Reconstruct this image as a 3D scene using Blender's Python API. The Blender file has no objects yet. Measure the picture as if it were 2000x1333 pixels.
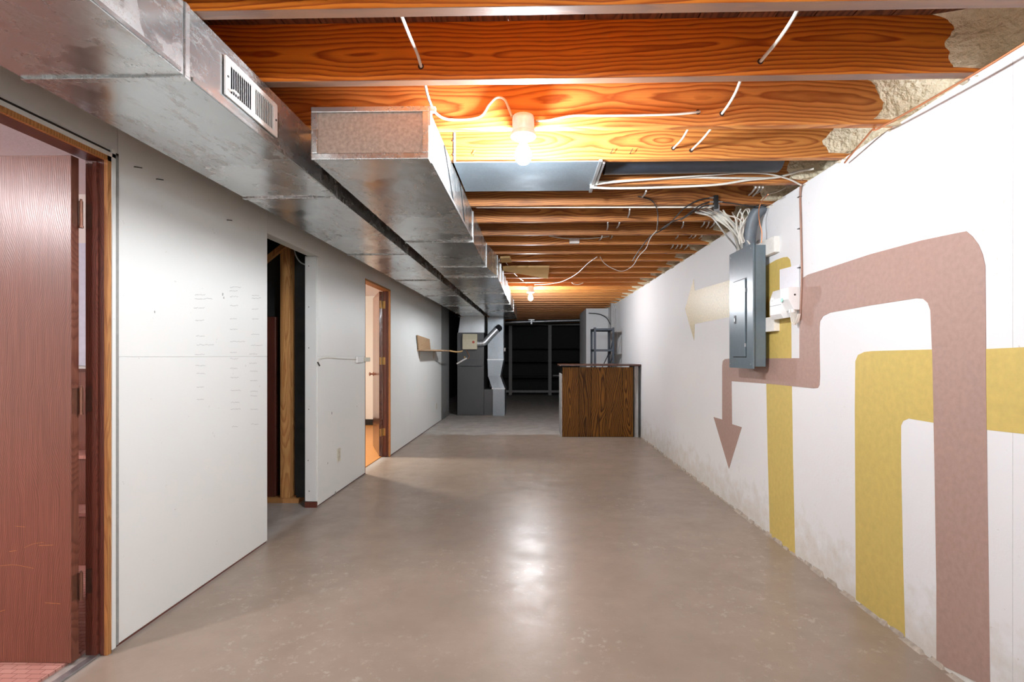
import bpy, bmesh, math, random
from mathutils import Vector, noise
random.seed(7)
S = bpy.context.scene
COL = S.collection
# ------------------------------------------------------------------ camera
F = 1000.0; TH = math.radians(1.3); SX = -0.0102; SY = 0.01425; H = 1.225
cd = bpy.data.cameras.new('camera'); cam = bpy.data.objects.new('camera', cd); COL.objects.link(cam)
cd.sensor_width = 36.0; cd.lens = 18.0; cd.shift_x = SX; cd.shift_y = SY; cd.clip_start = 0.02
cam.location = (0, 0, H); cam.rotation_euler = (math.pi/2, 0, TH)
S.camera = cam
# ------------------------------------------------------------------ world, exposure
w = bpy.data.worlds.new('world'); S.world = w; w.use_nodes = True
w.node_tree.nodes['Background'].inputs[0].default_value = (0.9, 0.95, 1.0, 1)
w.node_tree.nodes['Background'].inputs[1].default_value = 0.03
vs = S.view_settings
vs.view_transform = 'Standard'; vs.look = 'None'; vs.exposure = 0.75; vs.gamma = 1.0; vs.use_curve_mapping = False
BULB_NEAR, BULB_FAR, BULB_BACK = 70.0, 64.0, 125.0     # radiant watts of the bare bulbs
ROOM_A, ROOM_B = 58.0, 62.0                              # lamps of the two side rooms
S.cycles.use_denoising = True
S.cycles.max_bounces = 6; S.cycles.diffuse_bounces = 4; S.cycles.glossy_bounces = 3
S.cycles.use_adaptive_sampling = True; S.cycles.adaptive_threshold = 0.08; S.cycles.adaptive_min_samples = 16
S.cycles.caustics_reflective = False; S.cycles.caustics_refractive = False
S.cycles.sample_clamp_indirect = 8.0

def P(px, py, X=None, Y=None, Z=None):
    """a photograph pixel met with the plane X=, Y= or Z= (metres, floor at 0)"""
    a = (px - 1000 + 2000*SX)/F; b = (666.5 + 2000*SY - py)/F
    s, c = math.sin(TH), math.cos(TH)
    d = Vector((-s + a*c, c + a*s, b))
    if X is not None: t = X/d.x
    elif Y is not None: t = Y/d.y
    else: t = (Z - H)/d.z
    return Vector((0, 0, H)) + d*t

# ------------------------------------------------------------------ materials
MATS = {}
class N:
    def __init__(s, name):
        s.m = bpy.data.materials.new(name); s.m.use_nodes = True
        s.t = s.m.node_tree; s.b = s.t.nodes['Principled BSDF']; MATS[name] = s.m
    def n(s, typ, **kw):
        x = s.t.nodes.new(typ)
        for k, v in kw.items():
            if k.startswith('i_'):
                key = k[2:]; x.inputs[int(key) if key.isdigit() else key].default_value = v
            else: setattr(x, k, v)
        return x
    def l(s, a, b): s.t.links.new(a, b)
    def coord(s, scale=(1,1,1), kind='Object'):
        tc = s.n('ShaderNodeTexCoord'); mp = s.n('ShaderNodeMapping'); mp.inputs['Scale'].default_value = scale
        s.l(tc.outputs[kind], mp.inputs[0]); return mp.outputs[0]
    def noise(s, vec, scale, detail=4, rough=.55):
        x = s.n('ShaderNodeTexNoise'); x.inputs['Scale'].default_value = scale
        x.inputs['Detail'].default_value = detail; x.inputs['Roughness'].default_value = rough
        s.l(vec, x.inputs['Vector']); return x.outputs['Fac']
    def ramp(s, fac, stops, interp='LINEAR'):
        r = s.n('ShaderNodeValToRGB'); r.color_ramp.interpolation = interp
        e = r.color_ramp.elements
        while len(e) < len(stops): e.new(.5)
        for k, (p, c) in enumerate(stops):
            e[k].position = p; e[k].color = (c, c, c, 1) if isinstance(c, (int, float)) else (*c, 1)
        s.l(fac, r.inputs[0]); return r.outputs[0]
    def mix(s, fac, a, b, blend='MIX'):
        x = s.n('ShaderNodeMix', data_type='RGBA', blend_type=blend)
        for sock, v in ((x.inputs[0], fac), (x.inputs[6], a), (x.inputs[7], b)):
            if hasattr(v, 'links') or hasattr(v, 'is_linked'): s.l(v, sock)
            elif isinstance(v, (int, float)): sock.default_value = v
            else: sock.default_value = (*v, 1)
        return x.outputs[2]
    def math(s, op, a, b=0.0):
        x = s.n('ShaderNodeMath', operation=op)
        for k, v in ((0, a), (1, b)):
            if isinstance(v, (int, float)): x.inputs[k].default_value = v
            else: s.l(v, x.inputs[k])
        return x.outputs[0]
    def bump(s, h, strength=.3, dist=.002):
        b = s.n('ShaderNodeBump'); b.inputs['Strength'].default_value = strength; b.inputs['Distance'].default_value = dist
        s.l(h, b.inputs['Height']); s.l(b.outputs[0], s.b.inputs['Normal']); return b
    def set(s, color=None, rough=None, metal=None, spec=None):
        for k, v in (('Base Color', color), ('Roughness', rough), ('Metallic', metal), ('Specular IOR Level', spec)):
            if v is None: continue
            if isinstance(v, tuple): s.b.inputs[k].default_value = (*v, 1)
            elif isinstance(v, (int, float)): s.b.inputs[k].default_value = v
            else: s.l(v, s.b.inputs[k])
        return s.m

def flat(name, col, rough=.5, metal=0, var=.12, scale=30, bump=0.0, spec=.5):
    m = N(name); v = m.coord()
    f = m.noise(v, scale)
    c = m.mix(m.ramp(f, [(.3, 0), (.7, 1)]), tuple(x*(1-var) for x in col), tuple(min(1, x*(1+var)) for x in col))
    if bump: m.bump(f, bump, .002)
    return m.set(c, rough, metal, spec)

def wood(name, light, dark, axis=0, freq=80, rough=.55, wander=.16, fiber=.25, stain=None, zw=.05, lo=.35, under=None):
    """growth rings cut by the board face: loops and arches along the grain axis"""
    m = N(name)
    tc = m.n('ShaderNodeTexCoord'); oi = m.n('ShaderNodeObjectInfo'); sp = m.n('ShaderNodeSeparateXYZ')
    m.l(tc.outputs['Object'], sp.inputs[0])
    ax = [sp.outputs[axis], sp.outputs[(axis+1) % 3], sp.outputs[(axis+2) % 3]]
    r = m.math('MULTIPLY', oi.outputs['Random'], 37.0)
    along = m.math('ADD', ax[0], r)
    def vec(x, y, z):
        c = m.n('ShaderNodeCombineXYZ')
        for k, v in enumerate((x, y, z)):
            if isinstance(v, (int, float)): c.inputs[k].default_value = v
            else: m.l(v, c.inputs[k])
        return c.outputs[0]
    n1 = m.noise(vec(m.math('MULTIPLY', along, 1.1), r, 0.0), 1.0, 2, .4)
    n2 = m.noise(vec(m.math('MULTIPLY', along, .8), 5.0, r), 1.0, 2, .4)
    n3 = m.noise(vec(m.math('MULTIPLY', along, 3.0), m.math('MULTIPLY', ax[1], 14.0), m.math('MULTIPLY', ax[2], 14.0)), 1.0, 3, .5)
    yy = m.math('ADD', ax[1], m.math('MULTIPLY', m.math('SUBTRACT', n1, .5), wander*2))
    zz = m.math('ADD', ax[2], m.math('MULTIPLY', m.math('SUBTRACT', n2, .5), zw*3))
    d = m.math('SQRT', m.math('ADD', m.math('MULTIPLY', yy, yy), m.math('MULTIPLY', zz, zz)))
    d = m.math('ADD', d, m.math('MULTIPLY', n3, .03))
    ring = m.math('FRACT', m.math('MULTIPLY', d, freq))
    g = m.ramp(ring, [(0, 0), (lo, .15), (.82, 1), (1, 0)])
    fib = m.noise(vec(m.math('MULTIPLY', along, 5.0), m.math('MULTIPLY', ax[1], 260.0), m.math('MULTIPLY', ax[2], 260.0)), 1.0, 3, .6)
    c = m.mix(g, light, dark)
    c = m.mix(fiber, c, m.ramp(fib, [(.3, (.25, .2, .18)), (.65, (1, 1, 1))]), 'MULTIPLY')
    if stain:
        sn = m.noise(vec(m.math('MULTIPLY', along, 1.2), ax[1], m.math('MULTIPLY', ax[2], 6.0)), 1.6, 4, .6)
        c = m.mix(m.ramp(sn, [(.5, 0), (.75, .8)]), c, stain)
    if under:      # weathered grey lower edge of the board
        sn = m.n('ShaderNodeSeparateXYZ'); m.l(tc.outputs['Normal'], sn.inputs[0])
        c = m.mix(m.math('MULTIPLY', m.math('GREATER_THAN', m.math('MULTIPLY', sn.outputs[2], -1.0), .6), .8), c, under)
    vr = m.n('ShaderNodeHueSaturation'); m.l(c, vr.inputs['Color'])
    m.l(m.math('ADD', m.math('MULTIPLY', oi.outputs['Random'], .3), .85), vr.inputs['Value'])
    m.bump(m.math('ADD', g, m.math('MULTIPLY', fib, .7)), .12, .002)
    return m.set(vr.outputs[0], rough)

def metal(name, col=(.60, .63, .65), rough=.34, dust=.35, spangle=.12, metalness=.78, dustcol=(.33, .29, .25)):
    m = N(name); v = m.coord()
    vo = m.n('ShaderNodeTexVoronoi'); vo.inputs['Scale'].default_value = 110; m.l(v, vo.inputs['Vector'])
    sp = m.n('ShaderNodeSeparateColor'); m.l(vo.outputs['Color'], sp.inputs[0])
    c = m.mix(m.math('MULTIPLY', sp.outputs[0], spangle*2), col, tuple(min(1, x*1.25) for x in col))
    big = m.noise(v, 2.2, 5, .62)
    v2 = m.coord((3, .8, 3)); sc = m.noise(v2, 9, 8, .75)
    dm = m.math('MULTIPLY', m.ramp(sc, [(.52, 0), (.62, 1)]), m.ramp(big, [(.42, 0), (.6, 1)]))
    # thin scuff lines and larger handled patches
    ln = m.noise(m.coord((1.5, 1, 1.5)), 7, 7, .7)
    line = m.math('LESS_THAN', m.math('ABSOLUTE', m.math('SUBTRACT', ln, .5)), .006)
    line = m.math('MULTIPLY', line, m.ramp(m.noise(v, 4.5, 3, .5), [(.5, 0), (.58, 1)]))
    patch = m.ramp(m.noise(v, 1.4, 6, .6), [(.49, 0), (.505, 1)])
    mask = m.math('MULTIPLY', m.math('MAXIMUM', dm, line), dust)
    c = m.mix(m.math('MULTIPLY', patch, min(1, dust)), c, tuple(x*.74 for x in col))
    c = m.mix(mask, c, dustcol)
    m.l(m.math('SUBTRACT', metalness, m.math('MULTIPLY', mask, .8)), m.b.inputs['Metallic'])
    rr = m.math('SUBTRACT', m.ramp(big, [(.3, max(.05, rough-.06)), (.7, rough+.10)]), m.math('MULTIPLY', patch, .10*min(1, dust)))
    wave = m.noise(v, 3.2, 2, .5)
    m.bump(wave, .35, .02)
    return m.set(c, rr)

M_JOIST = wood('pine_joist', (.72, .30, .07), (.36, .095, .018), 0, 62, .5, .13, .22)
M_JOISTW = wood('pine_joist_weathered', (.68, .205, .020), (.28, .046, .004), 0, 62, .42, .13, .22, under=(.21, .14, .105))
M_JOISTD = wood('pine_joist_stained', (.56, .235, .06), (.25, .065, .015), 0, 70, .55, .13, .3, stain=(.085, .03, .014))
M_SUB = wood('subfloor_boards', (.22, .075, .03), (.10, .03, .012), 1, 50, .7, .2, .3)
M_STUD = wood('stud_pine', (.62, .32, .11), (.42, .17, .05), 2, 90, .55, .1, .3)
M_DARKWOOD = wood('mahogany_door', (.21, .078, .050), (.135, .042, .027), 2, 130, .31, .25, .45)
M_GLOSSDOOR = wood('varnished_door', (.16, .06, .035), (.10, .032, .018), 2, 130, .14, .25, .4)
M_JAMB = wood('stained_jamb', (.16, .045, .028), (.09, .022, .014), 2, 130, .35, .25, .4)
M_RAW = wood('raw_yellow_pine', (.50, .23, .07), (.33, .13, .035), 2, 90, .55, .2, .3)
M_BAR = wood('walnut_panelling', (.24, .10, .016), (.045, .014, .002), 2, 42, .5, .22, .6, zw=.12)
M_BAR.node_tree.nodes['Principled BSDF'].inputs['Specular IOR Level'].default_value = .15
M_BARTOP = wood('bar_top_wood', (.13, .045, .022), (.07, .022, .012), 0, 90, .3, .2, .4)
M_PLANK = wood('scrap_pine', (.80, .55, .27), (.52, .32, .13), 0, 60, .9, .15, .3)
M_PLANK.node_tree.nodes['Principled BSDF'].inputs['Specular IOR Level'].default_value = 0.0
M_SHELFWOOD = wood('fibreboard_shelf', (.50, .33, .19), (.38, .23, .12), 1, 120, .6, .2, .3)
M_GREYWOOD = wood('weathered_post', (.46, .45, .44), (.32, .315, .31), 2, 110, .75, .2, .5)
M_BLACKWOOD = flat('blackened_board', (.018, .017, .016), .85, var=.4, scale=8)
M_DUCT = metal('galvanised_duct', (.56, .58, .58), .27, .7)
M_DROP = metal('galvanised_drop', (.24, .265, .285), .42, .2, .35)
M_DUCTBRIGHT = metal('bright_galvanised', (.58, .61, .63), .34, .12)
M_PAN = metal('zinc_joist_pan', (.40, .50, .58), .40, .08, .2)
M_CAP = flat('dusty_end_cap', (.36, .30, .25), .55, .25, var=.22, scale=70)
M_DARKMETAL = flat('dark_gap_metal', (.03, .033, .037), .5, .6)
M_BLACKPIPE = flat('black_plastic_pipe', (.02, .024, .032), .35)
M_CABLE = flat('white_cable_sheath', (.66, .63, .56), .5, var=.08)
M_GREYCABLE = flat('grey_cable_sheath', (.42, .41, .39), .55)
M_COAX = flat('black_coax', (.018, .018, .02), .4)
M_BROWNCABLE = flat('brown_cable', (.30, .16, .11), .5)
M_COPPER = flat('copper_wire', (.62, .26, .12), .4, .7)
M_GREYCONDUIT = flat('grey_conduit', (.13, .15, .17), .5, var=.15, scale=15)
M_PORCELAIN = flat('white_porcelain', (.80, .74, .70), .3)
M_BRASS = flat('aged_brass', (.42, .27, .10), .38, .9)
M_BRONZE = flat('bronze_hinge', (.23, .11, .075), .4, .8)
M_STEEL = flat('dull_steel', (.45, .46, .47), .4, .9)
M_NAIL = flat('dark_nail', (.09, .085, .08), .45, .8)
M_REGISTER = flat('white_register_enamel', (.82, .81, .78), .35, var=.04)
M_PANEL = flat('blue_grey_enamel', (.125, .165, .19), .30, .0, var=.05)
M_PANELDARK = flat('panel_black', (.015, .015, .016), .5)
M_WHITEPLASTIC = flat('white_plastic', (.80, .80, .79), .4, var=.03)
M_PAPER = flat('white_paper', (.84, .84, .88), .8, var=.02)
M_IVORY = flat('ivory_plate', (.62, .58, .47), .45)
M_PAINTEDBLOCK = flat('whitewashed_block', (.78, .76, .71), .8, var=.06, bump=.2)
M_FURNACE = flat('furnace_grey_enamel', (.072, .072, .074), .42, .2, var=.05, scale=4)
M_BEIGE = flat('humidifier_beige', (.60, .54, .38), .45, var=.04)
M_RED = flat('red_badge', (.45, .08, .04), .4)
M_RACK = flat('slate_angle_steel', (.055, .066, .082), .45, .5)
def mk_foam():
    m = N('spray_foam'); v = m.coord(); a = m.noise(v, 42, 3, .55); b = m.noise(v, 9, 4, .6)
    c = m.mix(m.ramp(b, [(.35, 0), (.7, 1)]), (.70, .61, .43), (.86, .79, .62))
    m.bump(m.ramp(a, [(.3, 0), (.7, 1)]), .5, .02); return m.set(c, .8)
M_FOAM = mk_foam()
M_HOLE = flat('drilled_hole', (.035, .015, .008), .9)
M_PENCIL = flat('pencil_line', (.53, .53, .52), .9, var=.25, scale=60)
M_CRUMB = flat('crumbled_dirt', (.40, .34, .28), .9, var=.3, scale=25, bump=.5)
M_SEAM = flat('form_seam_grey', (.62, .62, .62), .8)
M_TAPE = flat('grey_weatherstrip', (.30, .30, .285), .7)
M_BLUEGREY = flat('pale_blue_panel', (.60, .66, .78), .6, var=.05)

def mk_plaster(name, col, dirt, bump=.15, zdirt=True, rough=.6):
    m = N(name); v = m.coord(kind='Object')
    big = m.noise(v, 1.6, 4, .6); fine = m.noise(v, 60, 5, .6); mid = m.noise(v, 9, 6, .65)
    c = m.mix(m.ramp(big, [(.35, 0), (.75, .35)]), col, tuple(x*.93 for x in col))
    sp = m.n('ShaderNodeSeparateXYZ'); m.l(v, sp.inputs[0])
    if zdirt:   # rising damp stains along the foot of the wall, blotchy in shape
        hgt = m.math('ADD', sp.outputs[2], m.math('MULTIPLY', m.math('SUBTRACT', mid, .5), .9))
        c = m.mix(m.math('MULTIPLY', m.ramp(hgt, [(0, 1), (.30, 0)]), .55), c, dirt)
    pit = m.ramp(m.noise(v, 38, 3, .5), [(.73, 0), (.76, 1)])
    c = m.mix(m.math('MULTIPLY', pit, .5), c, dirt)
    m.bump(m.math('SUBTRACT', m.math('ADD', m.math('MULTIPLY', fine, .5), mid), m.math('MULTIPLY', pit, 1.5)), bump, .006)
    return m.set(c, rough)
M_WALLR = mk_plaster('white_painted_concrete', (.78, .78, .785), (.54, .48, .38), .30)
M_DRY = mk_plaster('painted_drywall', (.74, .75, .725), (.52, .50, .45), .03, False, .55)
M_DRY2 = mk_plaster('side_room_plaster', (.80, .78, .74), (.6, .58, .5), .05, False)
M_CEILROOM = mk_plaster('stippled_ceiling', (.74, .70, .74), (.6, .58, .6), .5, False, .8)
M_CONC = mk_plaster('grey_concrete', (.23, .23, .225), (.10, .095, .09), .4, True, .85)
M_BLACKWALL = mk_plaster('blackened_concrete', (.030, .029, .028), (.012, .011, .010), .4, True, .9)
M_PURPLE = flat('mauve_brown_wall_paint', (.40, .262, .220), .55, var=.07, scale=45, bump=.35)
M_GOLD = flat('mustard_wall_paint', (.595, .45, .130), .55, var=.07, scale=30, bump=.35)
M_GOLDGLARE = flat('worn_mustard_with_glare', (.62, .52, .30), .42, var=.16, scale=55, bump=.4)  # worn arrow paint, with the glare on it put into the lighter colour

def mk_floor():
    m = N('painted_floor'); v = m.coord()
    sp = m.n('ShaderNodeSeparateXYZ'); m.l(v, sp.inputs[0])
    big = m.noise(v, .9, 5, .6); mid = m.noise(v, 5, 6, .65); fine = m.noise(v, 70, 5, .7)
    paint = m.mix(m.ramp(big, [(.3, 0), (.7, 1)]), (.290, .226, .174), (.372, .297, .236))
    paint = m.mix(m.ramp(mid, [(.4, 0), (.75, .4)]), paint, (.250, .194, .150))
    flake = m.math('MULTIPLY', m.ramp(m.noise(v, 16, 9, .8), [(.555, 0), (.60, 1)]), m.ramp(m.noise(v, 1.3, 3, .5), [(.46, 0), (.60, .55)]))
    paint = m.mix(flake, paint, (.50, .45, .40))
    conc = m.mix(m.ramp(mid, [(.35, 0), (.7, 1)]), (.34, .305, .275), (.52, .48, .44))
    # the painted area ends in a ragged line in front of the bar, and at the closet sill
    edge = m.math('ADD', sp.outputs[1], m.math('MULTIPLY', m.math('SUBTRACT', mid, .5), .55))
    far = m.ramp(m.math('DIVIDE', edge, 20.0), [(.394, 0), (.3955, 1)])
    inn = m.math('ADD', sp.outputs[0], m.math('MULTIPLY', m.math('SUBTRACT', mid, .5), .12))
    clos = m.ramp(m.math('DIVIDE', m.math('ADD', inn, 10.0), 20.0), [(.4108, 1), (.4118, 0)])
    c = m.mix(m.math('MAXIMUM', far, clos), paint, conc)
    m.bump(m.math('ADD', m.math('MULTIPLY', mid, 1.0), m.math('MULTIPLY', fine, .12)), .22, .008)
    rr = m.math('ADD', m.math('ADD', m.ramp(mid, [(.3, .28), (.7, .42)]), m.math('MULTIPLY', far, .25)), m.math('MULTIPLY', flake, .0))
    return m.set(c, rr)
M_FLOOR = mk_floor()

def mk_brick():
    m = N('brick_pattern_carpet'); v = m.coord()
    b = m.n('ShaderNodeTexBrick'); m.l(v, b.inputs['Vector']); b.inputs['Scale'].default_value = 9
    b.inputs['Color1'].default_value = (.45, .20, .16, 1); b.inputs['Color2'].default_value = (.52, .27, .22, 1)
    b.inputs['Mortar'].default_value = (.25, .10, .08, 1); b.inputs['Mortar Size'].default_value = .015
    return m.set(b.outputs['Color'], .9)
M_BRICK = mk_brick()
M_ORANGEFLOOR = wood('honey_floor', (.62, .28, .07), (.45, .17, .035), 0, 60, .4, .2, .3)

def emit(name, col, strength):
    m = bpy.data.materials.new(name); m.use_nodes = True; t = m.node_tree
    b = t.nodes['Principled BSDF']; b.inputs['Base Color'].default_value = (.9, .9, .9, 1)
    b.inputs['Emission Color'].default_value = (*col, 1); b.inputs['Emission Strength'].default_value = strength
    return m

# ------------------------------------------------------------------ mesh helpers
class MB:
    def __init__(s): s.v = []; s.f = []
    def add(s, vs, fs):
        o = len(s.v); s.v += [Vector(x) for x in vs]; s.f += [tuple(o+i for i in f) for f in fs]; return s
    def box(s, x0, x1, y0, y1, z0, z1):
        return s.add([(x, y, z) for z in (z0, z1) for y in (y0, y1) for x in (x0, x1)],
                     [(0,2,3,1), (4,5,7,6), (0,1,5,4), (2,6,7,3), (0,4,6,2), (1,3,7,5)])
    def prism(s, poly, ext):
        n = len(poly); e = Vector(ext); a = [Vector(p) for p in poly]
        nrm = Vector((0,0,0))
        for i in range(n): nrm += a[i].cross(a[(i+1) % n])
        if nrm.dot(e) > 0: a.reverse()
        return s.add(a + [p+e for p in a], [tuple(range(n)), tuple(range(2*n-1, n-1, -1))] + [(i, i+n, (i+1) % n+n, (i+1) % n) for i in range(n)])
    def hexa(s, A, B):
        """loft between quads A and B"""
        return s.add(list(A)+list(B), [(3,2,1,0), (4,5,6,7)] + [(i, (i+1) % 4, (i+1) % 4+4, i+4) for i in range(4)])
    def rings(s, pts, radii, n=10, closed_ends=True):
        pts = [Vector(p) for p in pts]; k = len(pts)
        up = None; vs = []
        for i, p in enumerate(pts):
            t = (pts[min(i+1, k-1)] - pts[max(i-1, 0)]).normalized()
            if up is None:
                up = Vector((0,0,1)) if abs(t.z) < .9 else Vector((1,0,0))
            u = (up - t*up.dot(t)); u = u.normalized() if u.length > 1e-6 else t.orthogonal().normalized()
            up = u; wv = t.cross(u)
            r = radii[i] if isinstance(radii, (list, tuple)) else radii
            vs += [p + (u*math.cos(2*math.pi*j/n) + wv*math.sin(2*math.pi*j/n))*r for j in range(n)]
        fs = [(i*n+j, i*n+(j+1) % n, (i+1)*n+(j+1) % n, (i+1)*n+j) for i in range(k-1) for j in range(n)]
        if closed_ends: fs += [tuple(range(n-1, -1, -1)), tuple((k-1)*n+j for j in range(n))]
        return s.add(vs, fs)
    def cyl(s, a, b, r, n=16, r2=None): return s.rings([a, b], [r, r if r2 is None else r2], n)
    def tube(s, ctrl, r, n=6, sub=6): return s.rings(spline(ctrl, sub), r, n)
    def lathe(s, c, prof, n=24):
        c = Vector(c); vs = []; k = len(prof)
        for r, z in prof: vs += [c + Vector((r*math.cos(2*math.pi*j/n), r*math.sin(2*math.pi*j/n), z)) for j in range(n)]
        fs = [(i*n+j, i*n+(j+1) % n, (i+1)*n+(j+1) % n, (i+1)*n+j) for i in range(k-1) for j in range(n)]
        fs += [tuple(range(n-1, -1, -1)), tuple((k-1)*n+j for j in range(n))]
        return s.add(vs, fs)
    def build(s, name, mat, parent=None, bevel=0, smooth=False, origin=None, seg=2):
        if parent is not None: wo = WORLD[parent.name]
        lo = Vector([min(v[i] for v in s.v) for i in range(3)]); hi = Vector([max(v[i] for v in s.v) for i in range(3)])
        if origin is None: org = Vector(((lo.x+hi.x)/2, (lo.y+hi.y)/2, lo.z if parent is None else (lo.z+hi.z)/2))
        else: org = Vector(origin)
        me = bpy.data.meshes.new(name); me.from_pydata([v-org for v in s.v], [], s.f)
        bm = bmesh.new(); bm.from_mesh(me)
        bmesh.ops.recalc_face_normals(bm, faces=bm.faces)
        if bevel:
            bmesh.ops.bevel(bm, geom=[e for e in bm.edges if e.is_manifold and e.calc_face_angle(0) > .5], offset=bevel, segments=seg, affect='EDGES', profile=.7)
        bm.to_mesh(me); bm.free()
        if smooth:
            for p in me.polygons: p.use_smooth = True
            me.set_sharp_from_angle(angle=math.radians(40))
        me.materials.append(MATS[mat] if isinstance(mat, str) else mat)
        o = bpy.data.objects.new(name, me); COL.objects.link(o)
        if parent is not None: o.parent = parent; o.location = org - wo
        else: o.location = org
        WORLD[o.name] = org
        return o
WORLD = {}
def spline(ctrl, sub=6):
    c = [Vector(p) for p in ctrl]
    if len(c) < 3: return c
    c = [c[0]*2-c[1]] + c + [c[-1]*2-c[-2]]; out = []
    for i in range(1, len(c)-2):
        for k in range(sub):
            t = k/sub; a, b, d, e = c[i-1], c[i], c[i+1], c[i+2]
            out.append(.5*((2*b) + (d-a)*t + (2*a-5*b+4*d-e)*t*t + (3*b-a-3*d+e)*t**3))
    return out + [c[-2]]
def tag(o, label, cat, group=None, kind=None):
    o['label'] = label; o['category'] = cat
    if group: o['group'] = group
    if kind: o['kind'] = kind
    return o
def empty(name, loc, label, cat, group=None, kind=None):
    o = bpy.data.objects.new(name, None); o.empty_display_size = .1; COL.objects.link(o); o.location = loc
    WORLD[o.name] = Vector(loc); return tag(o, label, cat, group, kind)
def bx(name, mat, parent, x0, x1, y0, y1, z0, z1, bevel=0, **k):
    return MB().box(x0, x1, y0, y1, z0, z1).build(name, mat, parent, bevel, **k)

# ------------------------------------------------------------------ main measures
XL, XR, JZ = -1.748, 1.60, 2.245        # left drywall face, right wall face, underside of joists
XLI = XL - .08                           # inner face of the left partition
SUBZ = JZ + .215; YB, YE = -3.2, 16.4    # subfloor underside, ends of the basement

# ------------------------------------------------------------------ floor, end walls
tag(bx('floor', M_FLOOR, None, -5.0, 2.1, YB-.2, YE+.3, -.12, 0, origin=(0, 0, 0)), 'brown painted concrete floor, bare grey concrete at its far end', 'floor', kind='structure')
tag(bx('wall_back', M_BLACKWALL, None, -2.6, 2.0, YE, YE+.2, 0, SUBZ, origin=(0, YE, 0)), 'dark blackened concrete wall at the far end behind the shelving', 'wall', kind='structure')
tag(bx('wall_front', M_DRY2, None, -1.748, 1.6, YB-.2, YB, 0, SUBZ, origin=(0, YB, 0)), 'white end wall of the basement opposite the dark shelving', 'wall', kind='structure')

# ------------------------------------------------------------------ right wall with painted stripes
wr = bx('wall_right', M_WALLR, None, XR, XR+.25, YB, YE, 0, JZ, origin=(XR, 0, 0))
tag(wr, 'white painted concrete wall with mauve and mustard painted stripes', 'wall', kind='structure')
def wallpoly(pix): return [P(x, y, X=XR) for x, y in pix]
def clampz(pts): return [Vector((p.x, p.y, max(p.z, .004))) for p in pts]
def stripe(pix, mat, th, label):
    o = MB().prism(clampz(wallpoly(pix)), (-th, 0, 0)).build('painted_stripe', mat, wr); o['label'] = label
stripe([(2060,676),(1927,682),(1822,683),(1705,686),(1688,688),(1676,694),(1671,706),(1670,800),(1671,1000),(1672,1172),(1768,1245),(1764,1100),(1760,900),(1760,832),(1764,823),(1775,818),(1822,826),(1927,840),(2060,855)], M_GOLD, .0012, 'wide mustard stripe turning down to the floor')
stripe([(1497,519),(1516,508),(1530,503),(1538,502),(1543,507),(1545,518),(1546,700),(1549,900),(1553,1090),(1504,1052),(1500,900),(1497,755)], M_GOLD, .0012, 'narrow mustard stripe behind the breaker panel')
stripe([(1355,545),(1357,568),(1424,548),(1470,531),(1497,519),(1497,605),(1470,610),(1424,620),(1357,633),(1356,666),(1346,632),(1338,604)], M_GOLDGLARE, .0014, 'worn mustard arrow with painted-in glare pointing away from the panel')
stripe([(1934,1345),(1931,1100),(1929,960),(1927,760),(1925,520),(1920,497),(1912,478),(1900,462),(1888,452),(1872,455),(1800,470),(1700,497),(1600,530),(1578,537),(1569,543),(1565,552),(1564,565),(1562,640),(1562,700),
        (1425,701),(1416,702),(1412,706),(1411,715),(1411,820),(1394,815),(1424,916),(1449,835),(1430,829),(1429,745),(1500,750),(1590,759),(1598,758),(1601,752),(1602,735),(1601,680),(1601,640),(1602,628),(1608,618),(1622,611),(1700,597),(1790,583),(1804,584),(1813,592),(1818,606),(1822,700),(1826,900),(1830,1150),(1830,1305)], M_PURPLE, .0024, 'long mauve brown stripe ending in a downward arrow')
# form seams of the concrete wall
for px in (1978,):
    y = P(px, 700, X=XR).y
    o = bx('form_seam', M_SEAM, wr, XR-.0006, XR+.001, y-.001, y+.001, .05, JZ-.03); o['label'] = 'thin vertical crack line'
o = bx('form_seam', M_SEAM, wr, XR-.0008, XR+.001, P(1502, 450, X=XR).y-.002, P(1502, 450, X=XR).y+.002, 1.95, JZ-.06)
# rough debris line along the foot of the wall
m = MB(); yy = .9
while yy < 7.6:
    L = random.uniform(.05, .16); h = random.uniform(.006, .022); d = random.uniform(.006, .022)
    m.add([(XR-d, yy, 0), (XR, yy, 0), (XR, yy+L, 0), (XR-d, yy+L, 0), (XR-d*.3, yy+L*.2, h), (XR, yy+L*.1, h*1.2), (XR, yy+L*.9, h), (XR-d*.2, yy+L*.8, h*.8)],
          [(0,3,2,1), (4,5,6,7), (0,1,5,4), (1,2,6,5), (2,3,7,6), (3,0,4,7)]); yy += L*random.uniform(.8, 1.4)
o = m.build('concrete_crumbs', M_CRUMB, wr); o['kind'] = 'stuff'; o['label'] = 'crumbling dirt along the foot of the wall'

# ------------------------------------------------------------------ ceiling: subfloor, joists, spray foam
ceil = bx('ceiling', M_SUB, None, -5.0, XR+.25, YB, YE, SUBZ+.02, SUBZ+.05, origin=(0, 0, SUBZ+.02))
tag(ceil, 'open wooden ceiling of orange pine joists under dark red subfloor boards', 'ceiling', kind='structure')
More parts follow.
